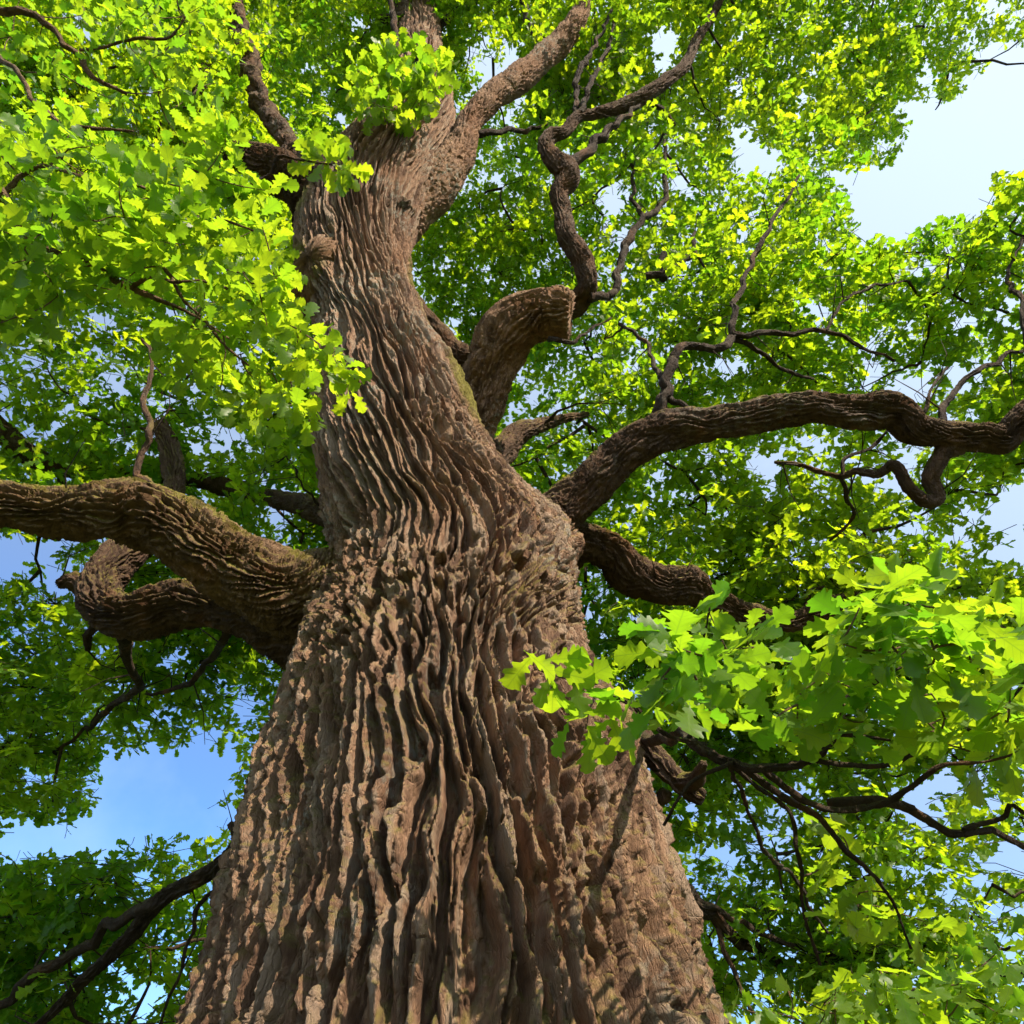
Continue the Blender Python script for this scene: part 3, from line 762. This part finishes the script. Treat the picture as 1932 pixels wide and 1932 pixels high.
nsub(21, [(1450, 1400, 10, 2.45), (1540, 1390, 9, 2.4), (1600, 1388, 8, 2.3), (1680, 1396, 5, 2.2)], 39)
nsub(21, [(1376, 1440, 9, 2.5), (1400, 1500, 8, 2.6), (1435, 1590, 8, 2.7), (1500, 1660, 7, 2.9), (1560, 1760, 5, 3.1)], 40)
near_branch(22, [(1331, 1406, 14, 2.08), (1240, 1370, 9, 2.05), (1170, 1320, 8, 2.0), (1110, 1295, 6, 1.98), (1075, 1285, 5, 1.95), (1045, 1272, 4, 1.93), (1015, 1258, 3, 1.92)], 41, 'small leafy sprig hanging in front of the sunlit bark')
nsub(22, [(1130, 1302, 5, 2.0), (1115, 1330, 4, 1.97), (1105, 1375, 3, 1.95)], 42)
near_branch(23, [(440, 385, 16, 5.2), (462, 370, 12, 5.2), (475, 352, 11, 5.2), (510, 325, 9, 5.2), (535, 300, 7, 5.2), (590, 305, 5, 5.2), (625, 310, 4, 5.2)], 43, 'twig with a lone leaf spray in front of the high fork',
            None)
near_branch(24, [(-800, 560, 40, 3.6), (-500, 160, 26, 3.8), (-200, -40, 20, 3.9), (0, 15, 15, 4.0), (90, 50, 12, 4.0), (150, 95, 11, 4.0), (185, 150, 9, 4.0), (240, 178, 6, 4.0)], 44, 'thin leafy branch drooping in the upper shaded corner')
nsub(24, [(150, 95, 6, 4.0), (250, 80, 6, 4.0), (330, 60, 5, 4.0), (350, 30, 4, 4.0)], 45)
nsub(24, [(-100, -30, 12, 3.9), (40, 150, 9, 3.6), (120, 230, 7, 3.5), (250, 250, 5, 3.6)], 46)
near_branch(25, [(2300, 1900, 26, 3.4), (2100, 1850, 18, 3.2), (1932, 1840, 13, 3.1), (1850, 1850, 10, 3.0), (1760, 1870, 7, 2.9), (1680, 1860, 4, 2.8)], 47, 'leafy branch tip hanging low on the sunny side', None)
near_branch(26, [(780, 260, 30, 7.2), (775, 190, 16, 6.8), (770, 150, 10, 6.6), (790, 110, 6, 6.6)], 48, 'leaf tuft hiding the top of the trunk')

# ------------------------------------------------------------------ leaves
def leaf_mesh(detail, seed, length=1.0):
    """oak leaf in the XY plane, stalk at the origin, tip on +Y, face +Z; returns verts, faces(tri), uv"""
    r = np.random.default_rng(seed)
    if detail:
        prof = [(0, .012), (.10, .035), (.17, .11), (.22, .135), (.27, .085), (.33, .10), (.40, .235), (.455, .24), (.49, .15), (.54, .165), (.62, .325), (.68, .335), (.715, .225), (.76, .22), (.83, .285), (.875, .26), (.90, .17), (.955, .15), (1.0, .03)]
    else:
        prof = [(0, .02), (.20, .14), (.28, .09), (.44, .26), (.52, .15), (.68, .34), (.76, .20), (.88, .26), (1.0, .05)]
    pl = [(y + (r.normal(0, .008) if 0 < y < 1 else 0), w * r.uniform(.85, 1.12)) for y, w in prof]
    pr = [(y + (r.normal(0, .008) if 0 < y < 1 else 0), w * r.uniform(.85, 1.12)) for y, w in prof]
    curl, fold, wave, ph = r.uniform(-.35, .35), r.uniform(.05, .35), r.uniform(.02, .06), r.uniform(0, 6)
    V, UV = [], []
    stalk = 0.08
    for i, (y, w) in enumerate(prof):
        V.append((0, y)); V.append((-pl[i][1], pl[i][0] + pl[i][1] * .18)); V.append((pr[i][1], pr[i][0] + pr[i][1] * .18))
    V = np.array(V)
    x, y = V[:, 0], V[:, 1]
    z = fold * np.abs(x) + curl * (y - .3) ** 2 - curl * .09 + wave * np.sin(y * 9 + ph) * np.abs(x) * 4
    v = np.stack([x, y + stalk, z], 1)
    f = []
    for i in range(len(prof) - 1):
        a, b = 3 * i, 3 * (i + 1)
        f += [(a, b, b + 1), (a, b + 1, a + 1), (a, a + 2, b + 2), (a, b + 2, b)]
    f = np.array(f)
    k = len(v)
    v = np.concatenate([v, [[-.012, 0, 0], [.012, 0, 0], [0, stalk + .02, .006]]])
    f = np.concatenate([f, [[k, k + 1, k + 2]]])
    uv = np.concatenate([np.stack([x, y], 1), [[0, 0], [0, 0], [0, 0]]])
    return v * length, f, uv

def euler_mats(rx, ry, rz):
    """Rz @ Rx @ Ry batch"""
    def mk(c, s, ax):
        m = np.zeros((len(c), 3, 3))
        i, j = [(1, 2), (2, 0), (0, 1)][ax]
        m[:, ax, ax] = 1
        m[:, i, i] = c; m[:, j, j] = c; m[:, i, j] = -s; m[:, j, i] = s
        return m
    return mk(np.cos(rz), np.sin(rz), 2) @ mk(np.cos(rx), np.sin(rx), 0) @ mk(np.cos(ry), np.sin(ry), 1)

def uv_layer(me, uv):
    lay = me.uv_layers.new(name='UVMap')
    li = np.zeros(len(me.loops), np.int32)
    me.loops.foreach_get('vertex_index', li)
    lay.data.foreach_set('uv', uv[li].astype(np.float32).ravel())

# spray variants: a shoot with its rosette of leaves, about 0.3 m across
spray_col = bpy.data.collections.new('leaf_sprays')
def make_spray(seed):
    r = np.random.default_rng(100 + seed)
    n = int(r.integers(8, 12))
    V, Fc, tint = [], [], []
    off = 0
    # the twig
    tw = [np.array([0, -.22, 0.0]), np.array([r.normal(0, .02), -.10, .015]), np.array([0, .0, .0]), np.array([r.normal(0, .02), .08, .0])]
    for i in range(len(tw)):
        rr = (.0035, .003, .0025, .0018)[i]
        for k in range(3):
            a = k * 2.094
            V.append(tw[i] + np.array([math.cos(a) * rr, 0, math.sin(a) * rr])[None][0])
    V = [np.array(V)]
    fs = []
    for i in range(len(tw) - 1):
        for k in range(3):
            a, b = 3 * i + k, 3 * i + (k + 1) % 3
            fs += [(a, b, b + 3), (a, b + 3, a + 3)]
    Fc = [np.array(fs)]
    ntw = len(fs)
    tint = [np.zeros(12)]
    off = 12
    for i in range(n):
        lv, lf, _ = leaf_mesh(False, seed * 50 + i)
        q = i / (n - 1)
        az = (i * 2.4 + r.normal(0, .35)) * (1 if q < .7 else .45)
        az = ((az + math.pi) % (2 * math.pi)) - math.pi
        az *= 0.75
        ln = r.uniform(.085, .135)
        m = euler_mats(np.array([r.normal(-.25, .38)]), np.array([r.normal(0, .45)]), np.array([az]))[0]
        base = np.array([r.normal(0, .01), -.10 + .17 * q, r.normal(.005, .012)])
        V.append((lv * ln) @ m.T + base)
        Fc.append(lf + off)
        off += len(lv)
        tint.append(np.full(len(lv), r.uniform(-.12, .12)))
    V = np.concatenate(V); Fc = np.concatenate(Fc)
    me = mesh_np('leaf_spray', V, Fc, M_LEAF, False, [('tint', 'FLOAT', np.concatenate(tint).astype(np.float32))])
    me.materials.append(M_TWIG_SHADED)
    mi = np.zeros(len(Fc), np.int32)
    mi[:ntw] = 1
    me.polygons.foreach_set('material_index', mi)
    o = bpy.data.objects.new('leaf_spray', me)
    spray_col.objects.link(o)
NSPRAY = 14
for k in range(NSPRAY):
    make_spray(k)

def instancer():
    ng = bpy.data.node_groups.new('foliage_sprays', 'GeometryNodeTree')
    ng.interface.new_socket('Geometry', in_out='INPUT', socket_type='NodeSocketGeometry')
    ng.interface.new_socket('Geometry', in_out='OUTPUT', socket_type='NodeSocketGeometry')
    n, l = ng.nodes, ng.links
    gi, go = n.new('NodeGroupInput'), n.new('NodeGroupOutput')
    ci = n.new('GeometryNodeCollectionInfo')
    ci.inputs['Collection'].default_value = spray_col
    ci.inputs['Separate Children'].default_value = True
    ci.inputs['Reset Children'].default_value = True
    iop = n.new('GeometryNodeInstanceOnPoints')
    iop.inputs['Pick Instance'].default_value = True
    def attr(nm, ty):
        a = n.new('GeometryNodeInputNamedAttribute')
        a.data_type = ty
        a.inputs['Name'].default_value = nm
        return a.outputs['Attribute']
    l.new(gi.outputs[0], iop.inputs['Points'])
    l.new(ci.outputs[0], iop.inputs['Instance'])
    l.new(attr('idx', 'INT'), iop.inputs['Instance Index'])
    e2r = n.new('FunctionNodeEulerToRotation')
    l.new(attr('rot', 'FLOAT_VECTOR'), e2r.inputs[0])
    l.new(e2r.outputs[0], iop.inputs['Rotation'])
    l.new(attr('scl', 'FLOAT'), iop.inputs['Scale'])
    l.new(iop.outputs[0], go.inputs[0])
    return ng
NG = instancer()

# ------------------------------------------------------------------ where the crown is and where the sky shows
HOLES_P = [
    [(1960, 70), (1840, 75), (1852, 110), (1830, 150), (1800, 195), (1720, 178), (1680, 190), (1706, 240), (1690, 300), (1640, 310), (1610, 350), (1612, 400), (1588, 430), (1600, 452), (1680, 462), (1730, 450), (1790, 420), (1850, 400), (1872, 380), (1882, 340), (1960, 325)],
    [(1960, 870), (1860, 932), (1790, 960), (1720, 950), (1720, 962), (1800, 975), (1880, 970), (1900, 1060), (1960, 1090)],
    [(1960, 1545), (1870, 1590), (1852, 1620), (1870, 1652), (1960, 1680)],
    [(-40, 1585), (60, 1560), (130, 1552), (190, 1512), (186, 1440), (205, 1400), (260, 1420), (330, 1410), (380, 1440), (385, 1500), (430, 1560), (400, 1592), (330, 1590), (230, 1592), (200, 1640), (130, 1620), (80, 1602), (-40, 1650)],
    [(1370, 240), (1420, 235), (1440, 270), (1490, 290), (1480, 330), (1400, 330), (1375, 290)],
    [(1220, 60), (1290, 40), (1270, 130), (1230, 150)],
    [(-40, 1000), (90, 1005), (130, 1040), (60, 1080), (-40, 1110)],
]
HOLES_E = [(1160, 372, 30, 32), (1540, 580, 34, 22), (1370, 690, 62, 22), (1640, 680, 26, 42), (1690, 905, 26, 26), (1500, 1042, 30, 20), (1750, 1490, 60, 36), (1520, 1500, 26, 30), (1480, 1572, 22, 18), (430, 832, 42, 36), (530, 965, 24, 62),
           (170, 590, 12, 26), (270, 1885, 36, 46), (225, 1830, 16, 30), (1360, 1790, 20, 20), (1900, 1720, 40, 30), (920, 520, 10, 16), (60, 1480, 24, 14), (1760, 760, 14, 12), (1860, 1890, 16, 10), (1810, 590, 16, 12), (1250, 940, 14, 10), (620, 30, 8, 8), (1330, 560, 10, 10)]

_g = np.random.default_rng(31)
for _k in range(200):      # small gaps that twinkle through the crown
    _x, _y = _g.uniform(0, 1932, 2)
    if _x < 640 or _x > 1050 or _y < 700:
        _r = _g.uniform(7, 19) * (1.25 if (_x < 640 and _y > 560) or _x > 1450 else 0.8)
        HOLES_E.append((_x, _y, _r * _g.uniform(0.7, 1.6), _r))

def in_poly(x, y, poly):
    c = np.zeros(x.shape, bool)
    j = len(poly) - 1
    for i in range(len(poly)):
        xi, yi = poly[i]
        xj, yj = poly[j]
        hit = ((yi > y) != (yj > y)) & (x < (xj - xi) * (y - yi) / (yj - yi + 1e-9) + xi)
        c ^= hit
        j = i
    return c

def in_sky(x, y):
    h = np.zeros(x.shape, bool)
    for p in HOLES_P:
        h |= in_poly(x, y, p)
    for ex, ey, rx, ry in HOLES_E:
        h |= ((x - ex) / rx) ** 2 + ((y - ey) / ry) ** 2 < 1
    return h

DEPTH = np.array([(100, 100, 7), (100, 300, 5.5), (300, 150, 7.5), (600, 150, 11.5), (560, 40, 12.5), (950, 50, 11), (1200, 100, 10), (1500, 150, 9.5), (1750, 60, 10.5), (1900, 30, 10.5), (1400, 350, 8.5), (1200, 400, 8.2), (900, 500, 9), (850, 620, 8.8),
                  (1050, 750, 7.5), (1500, 550, 6.7), (1750, 550, 6.2), (1900, 400, 6.2), (1850, 650, 5.8), (1300, 950, 7), (1500, 950, 6.5), (1150, 850, 7.5), (1750, 1050, 5.4), (1300, 1050, 6.7), (1500, 1100, 5.8), (1150, 1150, 6.2), (1350, 1650, 5.6),
                  (1600, 1700, 4.9), (1800, 1750, 5.0), (1850, 1900, 4.4), (1450, 1880, 4.4), (1300, 1800, 5.5), (100, 700, 6.5), (300, 800, 6.5), (500, 850, 7), (570, 1000, 7), (60, 1150, 6.2), (100, 1350, 6.2), (300, 1300, 5.8), (480, 1300, 6.6),
                  (100, 1700, 5.0), (300, 1650, 5.2), (250, 1900, 4.8), (400, 1800, 5.6), (400, 500, 8), (200, 600, 7), (700, -200, 14), (1200, -200, 12), (1800, -200, 11), (2200, 300, 7.5), (2200, 900, 6), (2200, 1500, 5.2), (-250, 300, 7), (-250, 900, 6.5), (-250, 1500, 6), (200, -200, 9)], float)

def depth_at(x, y):
    d2 = (x[:, None] - DEPTH[:, 0]) ** 2 + (y[:, None] - DEPTH[:, 1]) ** 2 + 900
    w = d2 ** -1.6
    return (w * DEPTH[:, 2]).sum(1) / w.sum(1)

# crown clusters (tips of boughs), two to three deep
def scatter_clusters(n, lo, hi, seed):
    r = np.random.default_rng(seed)
    x = r.uniform(-420, 2060, n)
    y = r.uniform(-420, 2100, n)
    z = depth_at(x, y) * r.uniform(lo, hi, n)
    ok = ~in_sky(x, y)
    p = P(x, y, z)
    ok &= p[:, 2] > 2.4
    return p[ok]

EXTRA = [(900, 60, 10.5), (950, 20, 10.5), (880, 130, 10.5), (930, 110, 11), (1000, 60, 11), (1030, 150, 10), (960, 190, 10.5), (900, 0, 11), (850, 40, 11), (690, 60, 11), (650, 120, 11), (700, 160, 11), (610, 230, 10.5), (1000, 760, 5.3), (1040, 700, 5.4), (1060, 770, 5.3), (1000, 830, 5.4), (1090, 680, 5.5), (1130, 760, 5.6), (980, 700, 5.6), (1140, 640, 5.8), (560, 900, 5.2), (540, 860, 5.4)]
EXTRA = np.array(EXTRA)
CL = np.concatenate([scatter_clusters(840, 0.95, 1.08, 1), scatter_clusters(130, 1.08, 1.35, 2), P(EXTRA[:, 0], EXTRA[:, 1], EXTRA[:, 2])])

def sprays_for(CL, mean_n, spread, seed):
    r = np.random.default_rng(seed)
    zz = proj(CL)[2] / 6.5
    n = r.poisson(mean_n * np.clip(zz, 0.7, 2.2) ** 1.7, len(CL)).clip(4)
    idx = np.repeat(np.arange(len(CL)), n)
    sz = (r.uniform(0.75, 1.3, len(CL)) * np.clip(zz, 0.75, 2.2))[idx][:, None]
    off = r.normal(0, 1, (len(idx), 3)) * np.array([spread, spread, spread * 0.55]) * sz
    p = CL[idx] + off
    x, y, z = proj(p)
    jx = x + r.normal(0, 5, len(x)); jy = y + r.normal(0, 5, len(x))
    keep = ~(in_sky(jx, jy)) | (r.random(len(x)) < 0.003)
    keep &= (p[:, 2] > 2.2) & (z > 3.0)
    # nothing inside the stem
    keep &= np.hypot(p[:, 0] + 0.25, p[:, 1] - 3.1) > np.where(p[:, 2] > 9.0, 0.55, 1.05)
    return p[keep], (p - CL[idx])[keep], idx[keep]

SP, SOFF, SIDX = sprays_for(CL, 37, 0.36, 5)
print('sprays', len(SP))

# boughs that carry hardly a leaf are left out
full = np.bincount(SIDX, minlength=len(CL)) >= 9
SP, SOFF, SIDX = SP[full[SIDX]], SOFF[full[SIDX]], SIDX[full[SIDX]]
SIDX = (np.cumsum(full) - 1)[SIDX]
CL = CL[full]
print('clusters', len(CL))

# ------------------------------------------------------------------ boughs and twigs grow from the limbs to the clusters
SKP = np.concatenate(SK_P)
SKL = np.concatenate(SK_L)
far_ok = SKL < 20
nodes = [SKP[far_ok]]
owner = [SKL[far_ok]]
NP_, NO_ = nodes[0], owner[0]
nd = np.array([np.min(np.linalg.norm(NP_ - c, axis=1)) for c in CL])
order = np.argsort(nd)
twig_tubes = {k: [] for k in LIMBS}
cl_owner = np.zeros(len(CL), int)
buf_p = np.zeros((len(NP_) + len(CL) * 8, 3)); buf_p[:len(NP_)] = NP_
buf_o = np.zeros(len(buf_p), int); buf_o[:len(NP_)] = NO_
cnt = len(NP_)
for i in order:
    c = CL[i]
    d = np.linalg.norm(buf_p[:cnt] - c, axis=1)
    # prefer parents that lie nearer the trunk
    pen = 0.25 * np.maximum(0, np.hypot(buf_p[:cnt, 0] + 0.2, buf_p[:cnt, 1] - 3.1) - math.hypot(c[0] + 0.2, c[1] - 3.1))
    j = int(np.argmin(d + pen))
    a, o = buf_p[j], buf_o[j]
    cl_owner[i] = o
    L = d[j]
    side = rng.normal(0, 1, 3)
    bend = np.array([0, 0, -0.10 * L]) + side * 0.10 * L
    ts = np.linspace(0, 1, 7)
    pts = a[None] * (1 - ts)[:, None] + c[None] * ts[:, None] + bend[None] * np.sin(ts * math.pi)[:, None] + rng.normal(0, 0.025 * L, (7, 3)) * np.sin(ts * math.pi)[:, None]
    r0 = min(0.034, 0.010 + 0.010 * L)
    twig_tubes[o].append(np.concatenate([pts, np.linspace(r0, 0.005, 7)[:, None]], 1))
    buf_p[cnt:cnt + 6] = pts[1:]
    buf_o[cnt:cnt + 6] = o
    cnt += 6

SO = cl_owner[SIDX]

# small shoots from the cluster centre to some sprays
pick = (rng.random(len(SP)) < 0.25) & (np.linalg.norm(SOFF, axis=1) < 0.6)
for p, o, off in zip(SP[pick], SO[pick], SOFF[pick]):
    a = p - off
    m = (a + p) / 2 + rng.normal(0, 0.04, 3)
    twig_tubes[o].append(np.array([[*a, .0045], [*m, .0035], [*p, .002]]))

def tubes_mesh(name, tubes, mat, sides=5):
    VV, FF, off = [], [], 0
    ang = np.arange(sides) * 2 * math.pi / sides
    ca, sa = np.cos(ang), np.sin(ang)
    for tb in tubes:
        c, rad = tb[:, :3], tb[:, 3]
        k = 3 if len(tb) <= 3 else sides
        t = np.gradient(c, axis=0)
        t /= np.linalg.norm(t, axis=1, keepdims=True) + 1e-9
        ref = np.where(np.abs(t[:, 2:3]) > 0.9, np.array([[1.0, 0, 0]]), np.array([[0, 0, 1.0]]))
        n = np.cross(t, ref); n /= np.linalg.norm(n, axis=1, keepdims=True) + 1e-9
        b = np.cross(t, n)
        a2 = np.arange(k) * 2 * math.pi / k
        v = c[:, None] + (np.cos(a2)[None, :, None] * n[:, None] + np.sin(a2)[None, :, None] * b[:, None]) * rad[:, None, None]
        VV.append(v.reshape(-1, 3))
        FF.append(grid_faces(len(tb), k) + off)
        off += len(tb) * k
    return mesh_np(name, np.concatenate(VV), np.concatenate(FF), mat)

SK_IDS = [k for k in LIMBS if k < 20]
for k in SK_IDS:                       # bare side shoots along the thinner branches
    pts = SKP[SKL == k]
    for p in pts[rng.random(len(pts)) < (0.30 if k not in (4, 13, 15) else 0.0)]:
        if math.hypot(p[0] + 0.2, p[1] - 3.1) < 1.15:
            continue
        d = rng.normal(0, 1, 3) + np.array([0, 0, 0.25])
        d /= np.linalg.norm(d)
        L = rng.uniform(0.15, 0.5)
        q1 = p + d * L * 0.5
        d2 = d + rng.normal(0, 0.5, 3)
        q2 = q1 + d2 / np.linalg.norm(d2) * L * 0.5
        twig_tubes[k].append(np.array([[*p, .007], [*q1, .0045], [*q2, .002]]))
for k in SK_IDS:
    if twig_tubes[k]:
        link('twigs', tubes_mesh('twigs', twig_tubes[k], M_TWIG_SHADED), LIMBS[k], 'stuff')

def foliage(parent, p, offv, seed):
    r = np.random.default_rng(seed)
    n = len(p)
    # shoots point outwards from their bough, a little drooping
    yaw = np.arctan2(-offv[:, 0], offv[:, 1]) + r.normal(0, 0.9, n)
    rot = np.stack([r.normal(-0.10, 0.45, n), r.normal(0, 0.5, n), yaw], 1)
    scl = r.uniform(0.64, 0.98, n)
    idx = r.integers(0, NSPRAY, n)
    me = bpy.data.meshes.new('foliage')
    me.vertices.add(n)
    me.vertices.foreach_set('co', p.astype(np.float32).ravel())
    for nm, ty, dat in (('rot', 'FLOAT_VECTOR', rot.astype(np.float32)), ('scl', 'FLOAT', scl.astype(np.float32)), ('idx', 'INT', idx.astype(np.int32))):
        a = me.attributes.new(nm, ty, 'POINT')
        a.data.foreach_set('vector' if ty == 'FLOAT_VECTOR' else 'value', dat.ravel())
    me.update()
    o = link('foliage', me, parent, 'stuff')
    md = o.modifiers.new('sprays', 'NODES')
    md.node_group = NG
    return o

for k in SK_IDS:
    s = SO == k
    if s.any():
        foliage(LIMBS[k], SP[s], SOFF[s], 40 + k)

# ------------------------------------------------------------------ near leaves, built one by one
NEAR_V = []
for k in range(12):
    v, f, uv = leaf_mesh(True, 900 + k)
    me = mesh_np('leaf', v, f, M_LEAF_NEAR, True, [('tint', 'FLOAT', np.full(len(v), 0, np.float32))])
    uv_layer(me, uv)
    NEAR_V.append((v, f, uv, me))

def poly_points(poly, n, z0, z1, r):
    poly = np.asarray(poly, float)
    lo, hi = poly.min(0), poly.max(0)
    out = []
    while len(out) < n:
        q = r.uniform(lo, hi, (n * 2, 2))
        q = q[in_poly(q[:, 0], q[:, 1], [tuple(t) for t in poly])]
        out += list(q)
    q = np.array(out[:n])
    return P(q[:, 0], q[:, 1], r.uniform(z0, z1, n))

LEAVES = []    # (branch key, matrix 3x3 * scale, location, variant)
near_twigs = {k: [] for k in LIMBS if k >= 20}

def near_sprays(key, pts, seed, per=(7, 11), size=(0.085, 0.13), outw=0.9):
    r = np.random.default_rng(seed)
    sk = SKP[SKL == key]
    have = [sk]
    d0 = np.array([np.min(np.linalg.norm(sk - p, axis=1)) for p in pts])
    allp = sk.copy()
    for i in np.argsort(d0):
        p = pts[i]
        d = np.linalg.norm(allp - p, axis=1)
        a = allp[int(np.argmin(d))]
        L = float(d.min())
        ts = np.linspace(0, 1, 5)
        c = a[None] * (1 - ts)[:, None] + p[None] * ts[:, None] + (r.normal(0, 0.07 * L, 3) + np.array([0, 0, -.06 * L]))[None] * np.sin(ts * math.pi)[:, None]
        near_twigs[key].append(np.concatenate([c, np.linspace(min(.006, .0025 + .006 * L), .0018, 5)[:, None]], 1))
        if L > 0.03:
            allp = np.concatenate([allp, c[1:]])
        dirv = p - a
        yaw0 = math.atan2(-dirv[0], dirv[1]) if L > 0.03 else r.uniform(-3.14, 3.14)
        yaw0 += r.normal(0, .4)
        pit = r.normal(-.1, .4)
        roll = r.normal(0, .45)
        B = np.array(Euler((pit, roll, yaw0), 'XYZ').to_matrix())
        n = int(r.integers(per[0], per[1]))
        for j in range(n):
            q = j / max(1, n - 1)
            az = (j * 2.4 + r.normal(0, .3))
            az = ((az + math.pi) % (2 * math.pi) - math.pi) * (0.75 if q < .7 else .35)
            m = euler_mats(np.array([r.normal(-.25, .4)]), np.array([r.normal(0, .45)]), np.array([az]))[0]
            base = p + B @ np.array([r.normal(0, .01), -.08 + .12 * q, r.normal(.004, .012)])
            LEAVES.append((key, (B @ m) * r.uniform(*size), base, int(r.integers(0, len(NEAR_V)))))

r9 = np.random.default_rng(77)
left_poly = [(-60, 210), (60, 215), (150, 260), (300, 330), (430, 400), (510, 405), (515, 470), (560, 560), (640, 640), (660, 720), (620, 780), (540, 770), (470, 800), (400, 740), (320, 690), (290, 590), (200, 560), (80, 620), (-60, 640)]
near_sprays(20, poly_points(left_poly, 190, 2.35, 3.1, r9), 1, (7, 12), (0.065, 0.105))
near_sprays(20, poly_points([(330, 250), (430, 230), (470, 300), (520, 380), (420, 400), (340, 330)], 22, 3.0, 3.6, r9), 9, (7, 12), (0.07, 0.11))
up_poly = [(-60, -40), (420, -40), (430, 200), (330, 300), (150, 240), (-60, 200)]
near_sprays(24, poly_points(up_poly, 42, 3.8, 4.8, r9), 2, (7, 11), (0.075, 0.115))
right_poly = [(1215, 1330), (1240, 1220), (1330, 1130), (1400, 1200), (1470, 1230), (1560, 1170), (1700, 1080), (1790, 1110), (1850, 1170), (1960, 1190), (1960, 1420), (1790, 1440), (1650, 1390), (1480, 1370), (1300, 1365)]
near_sprays(21, poly_points(right_poly, 86, 1.5, 2.15, r9), 3, (6, 10), (0.075, 0.118))
near_sprays(21, poly_points([(1330, 1500), (1600, 1560), (1800, 1620), (1800, 1760), (1560, 1780), (1400, 1650)], 8, 1.95, 2.4, r9), 4, (6, 10), (0.07, 0.11))
near_sprays(22, P(np.array([1030, 1085, 1105, 1150]), np.array([1262, 1280, 1360, 1345]), np.array([1.93, 1.95, 1.95, 2.0])), 5, (5, 7), (0.10, 0.14))
near_sprays(23, P(np.array([600, 630, 650]), np.array([305, 300, 320]), np.array([5.2, 5.2, 5.15])), 6, (9, 13), (0.13, 0.19))
near_sprays(25, poly_points([(1380, 1870), (1560, 1850), (1700, 1800), (1960, 1760), (1960, 1980), (1380, 1990)], 34, 2.5, 3.2, r9), 7)
near_sprays(26, poly_points([(660, 120), (760, 60), (850, 90), (850, 200), (780, 240), (690, 200)], 26, 6.3, 7.0, r9), 8, (8, 12), (0.12, 0.17))

near_sprays(26, poly_points([(665, 170), (720, 120), (800, 150), (800, 235), (720, 245)], 14, 6.0, 6.5, r9), 10, (8, 12), (0.11, 0.16))

# the leaves that show largest are single objects, the rest one mesh per branch
locs = np.array([l[2] for l in LEAVES])
mids = np.array([l[2] + l[1] @ np.array([0, .55, 0]) for l in LEAVES])
nrm = np.array([l[1] @ np.array([0, 0, 1.0]) for l in LEAVES])
lx, ly, lz = proj(mids)
vd = CAM - mids
dist = np.linalg.norm(vd, axis=1)
area = np.abs((nrm * vd).sum(1)) / dist / dist ** 2 * np.linalg.norm(nrm, axis=1)
area[(lx < 0) | (lx > 1932) | (ly < 0) | (ly > 1932)] = 0
rank = np.argsort(-area)
single = set(rank[:300].tolist())
rest = {}
for i, (key, m, loc, var) in enumerate(LEAVES):
    if i in single:
        o = link('leaf', NEAR_V[var][3], LIMBS[key])
        mm = np.eye(4)
        mm[:3, :3] = m
        mm[:3, 3] = loc
        o.matrix_world = Matrix(mm.tolist())
    else:
        rest.setdefault(key, []).append((m, loc, var))
for key, lst in rest.items():
    VV, FF, UU, TT, off = [], [], [], [], 0
    for m, loc, var in lst:
        v, f, uv, _ = NEAR_V[var]
        VV.append(v @ m.T + loc); FF.append(f + off); UU.append(uv); TT.append(np.full(len(v), rng.uniform(0, 1)))
        off += len(v)
    me = mesh_np('foliage', np.concatenate(VV), np.concatenate(FF), M_LEAF_NEAR, True, [('tint', 'FLOAT', np.concatenate(TT).astype(np.float32))])
    uv_layer(me, np.concatenate(UU))
    link('foliage', me, LIMBS[key], 'stuff')
for key, lst in near_twigs.items():
    if lst:
        link('twigs', tubes_mesh('twigs', lst, M_NEAR_LIT), LIMBS[key], 'stuff')
print('near leaves', len(LEAVES))

# ------------------------------------------------------------------ ground
gv = np.array([[-600, -600, 0], [600, -600, 0], [600, 600, 0], [-600, 600, 0]], float)
ground = link('ground', mesh_np('ground', gv, np.array([[0, 1, 2, 3]]), ground_material(), False), None, 'structure')
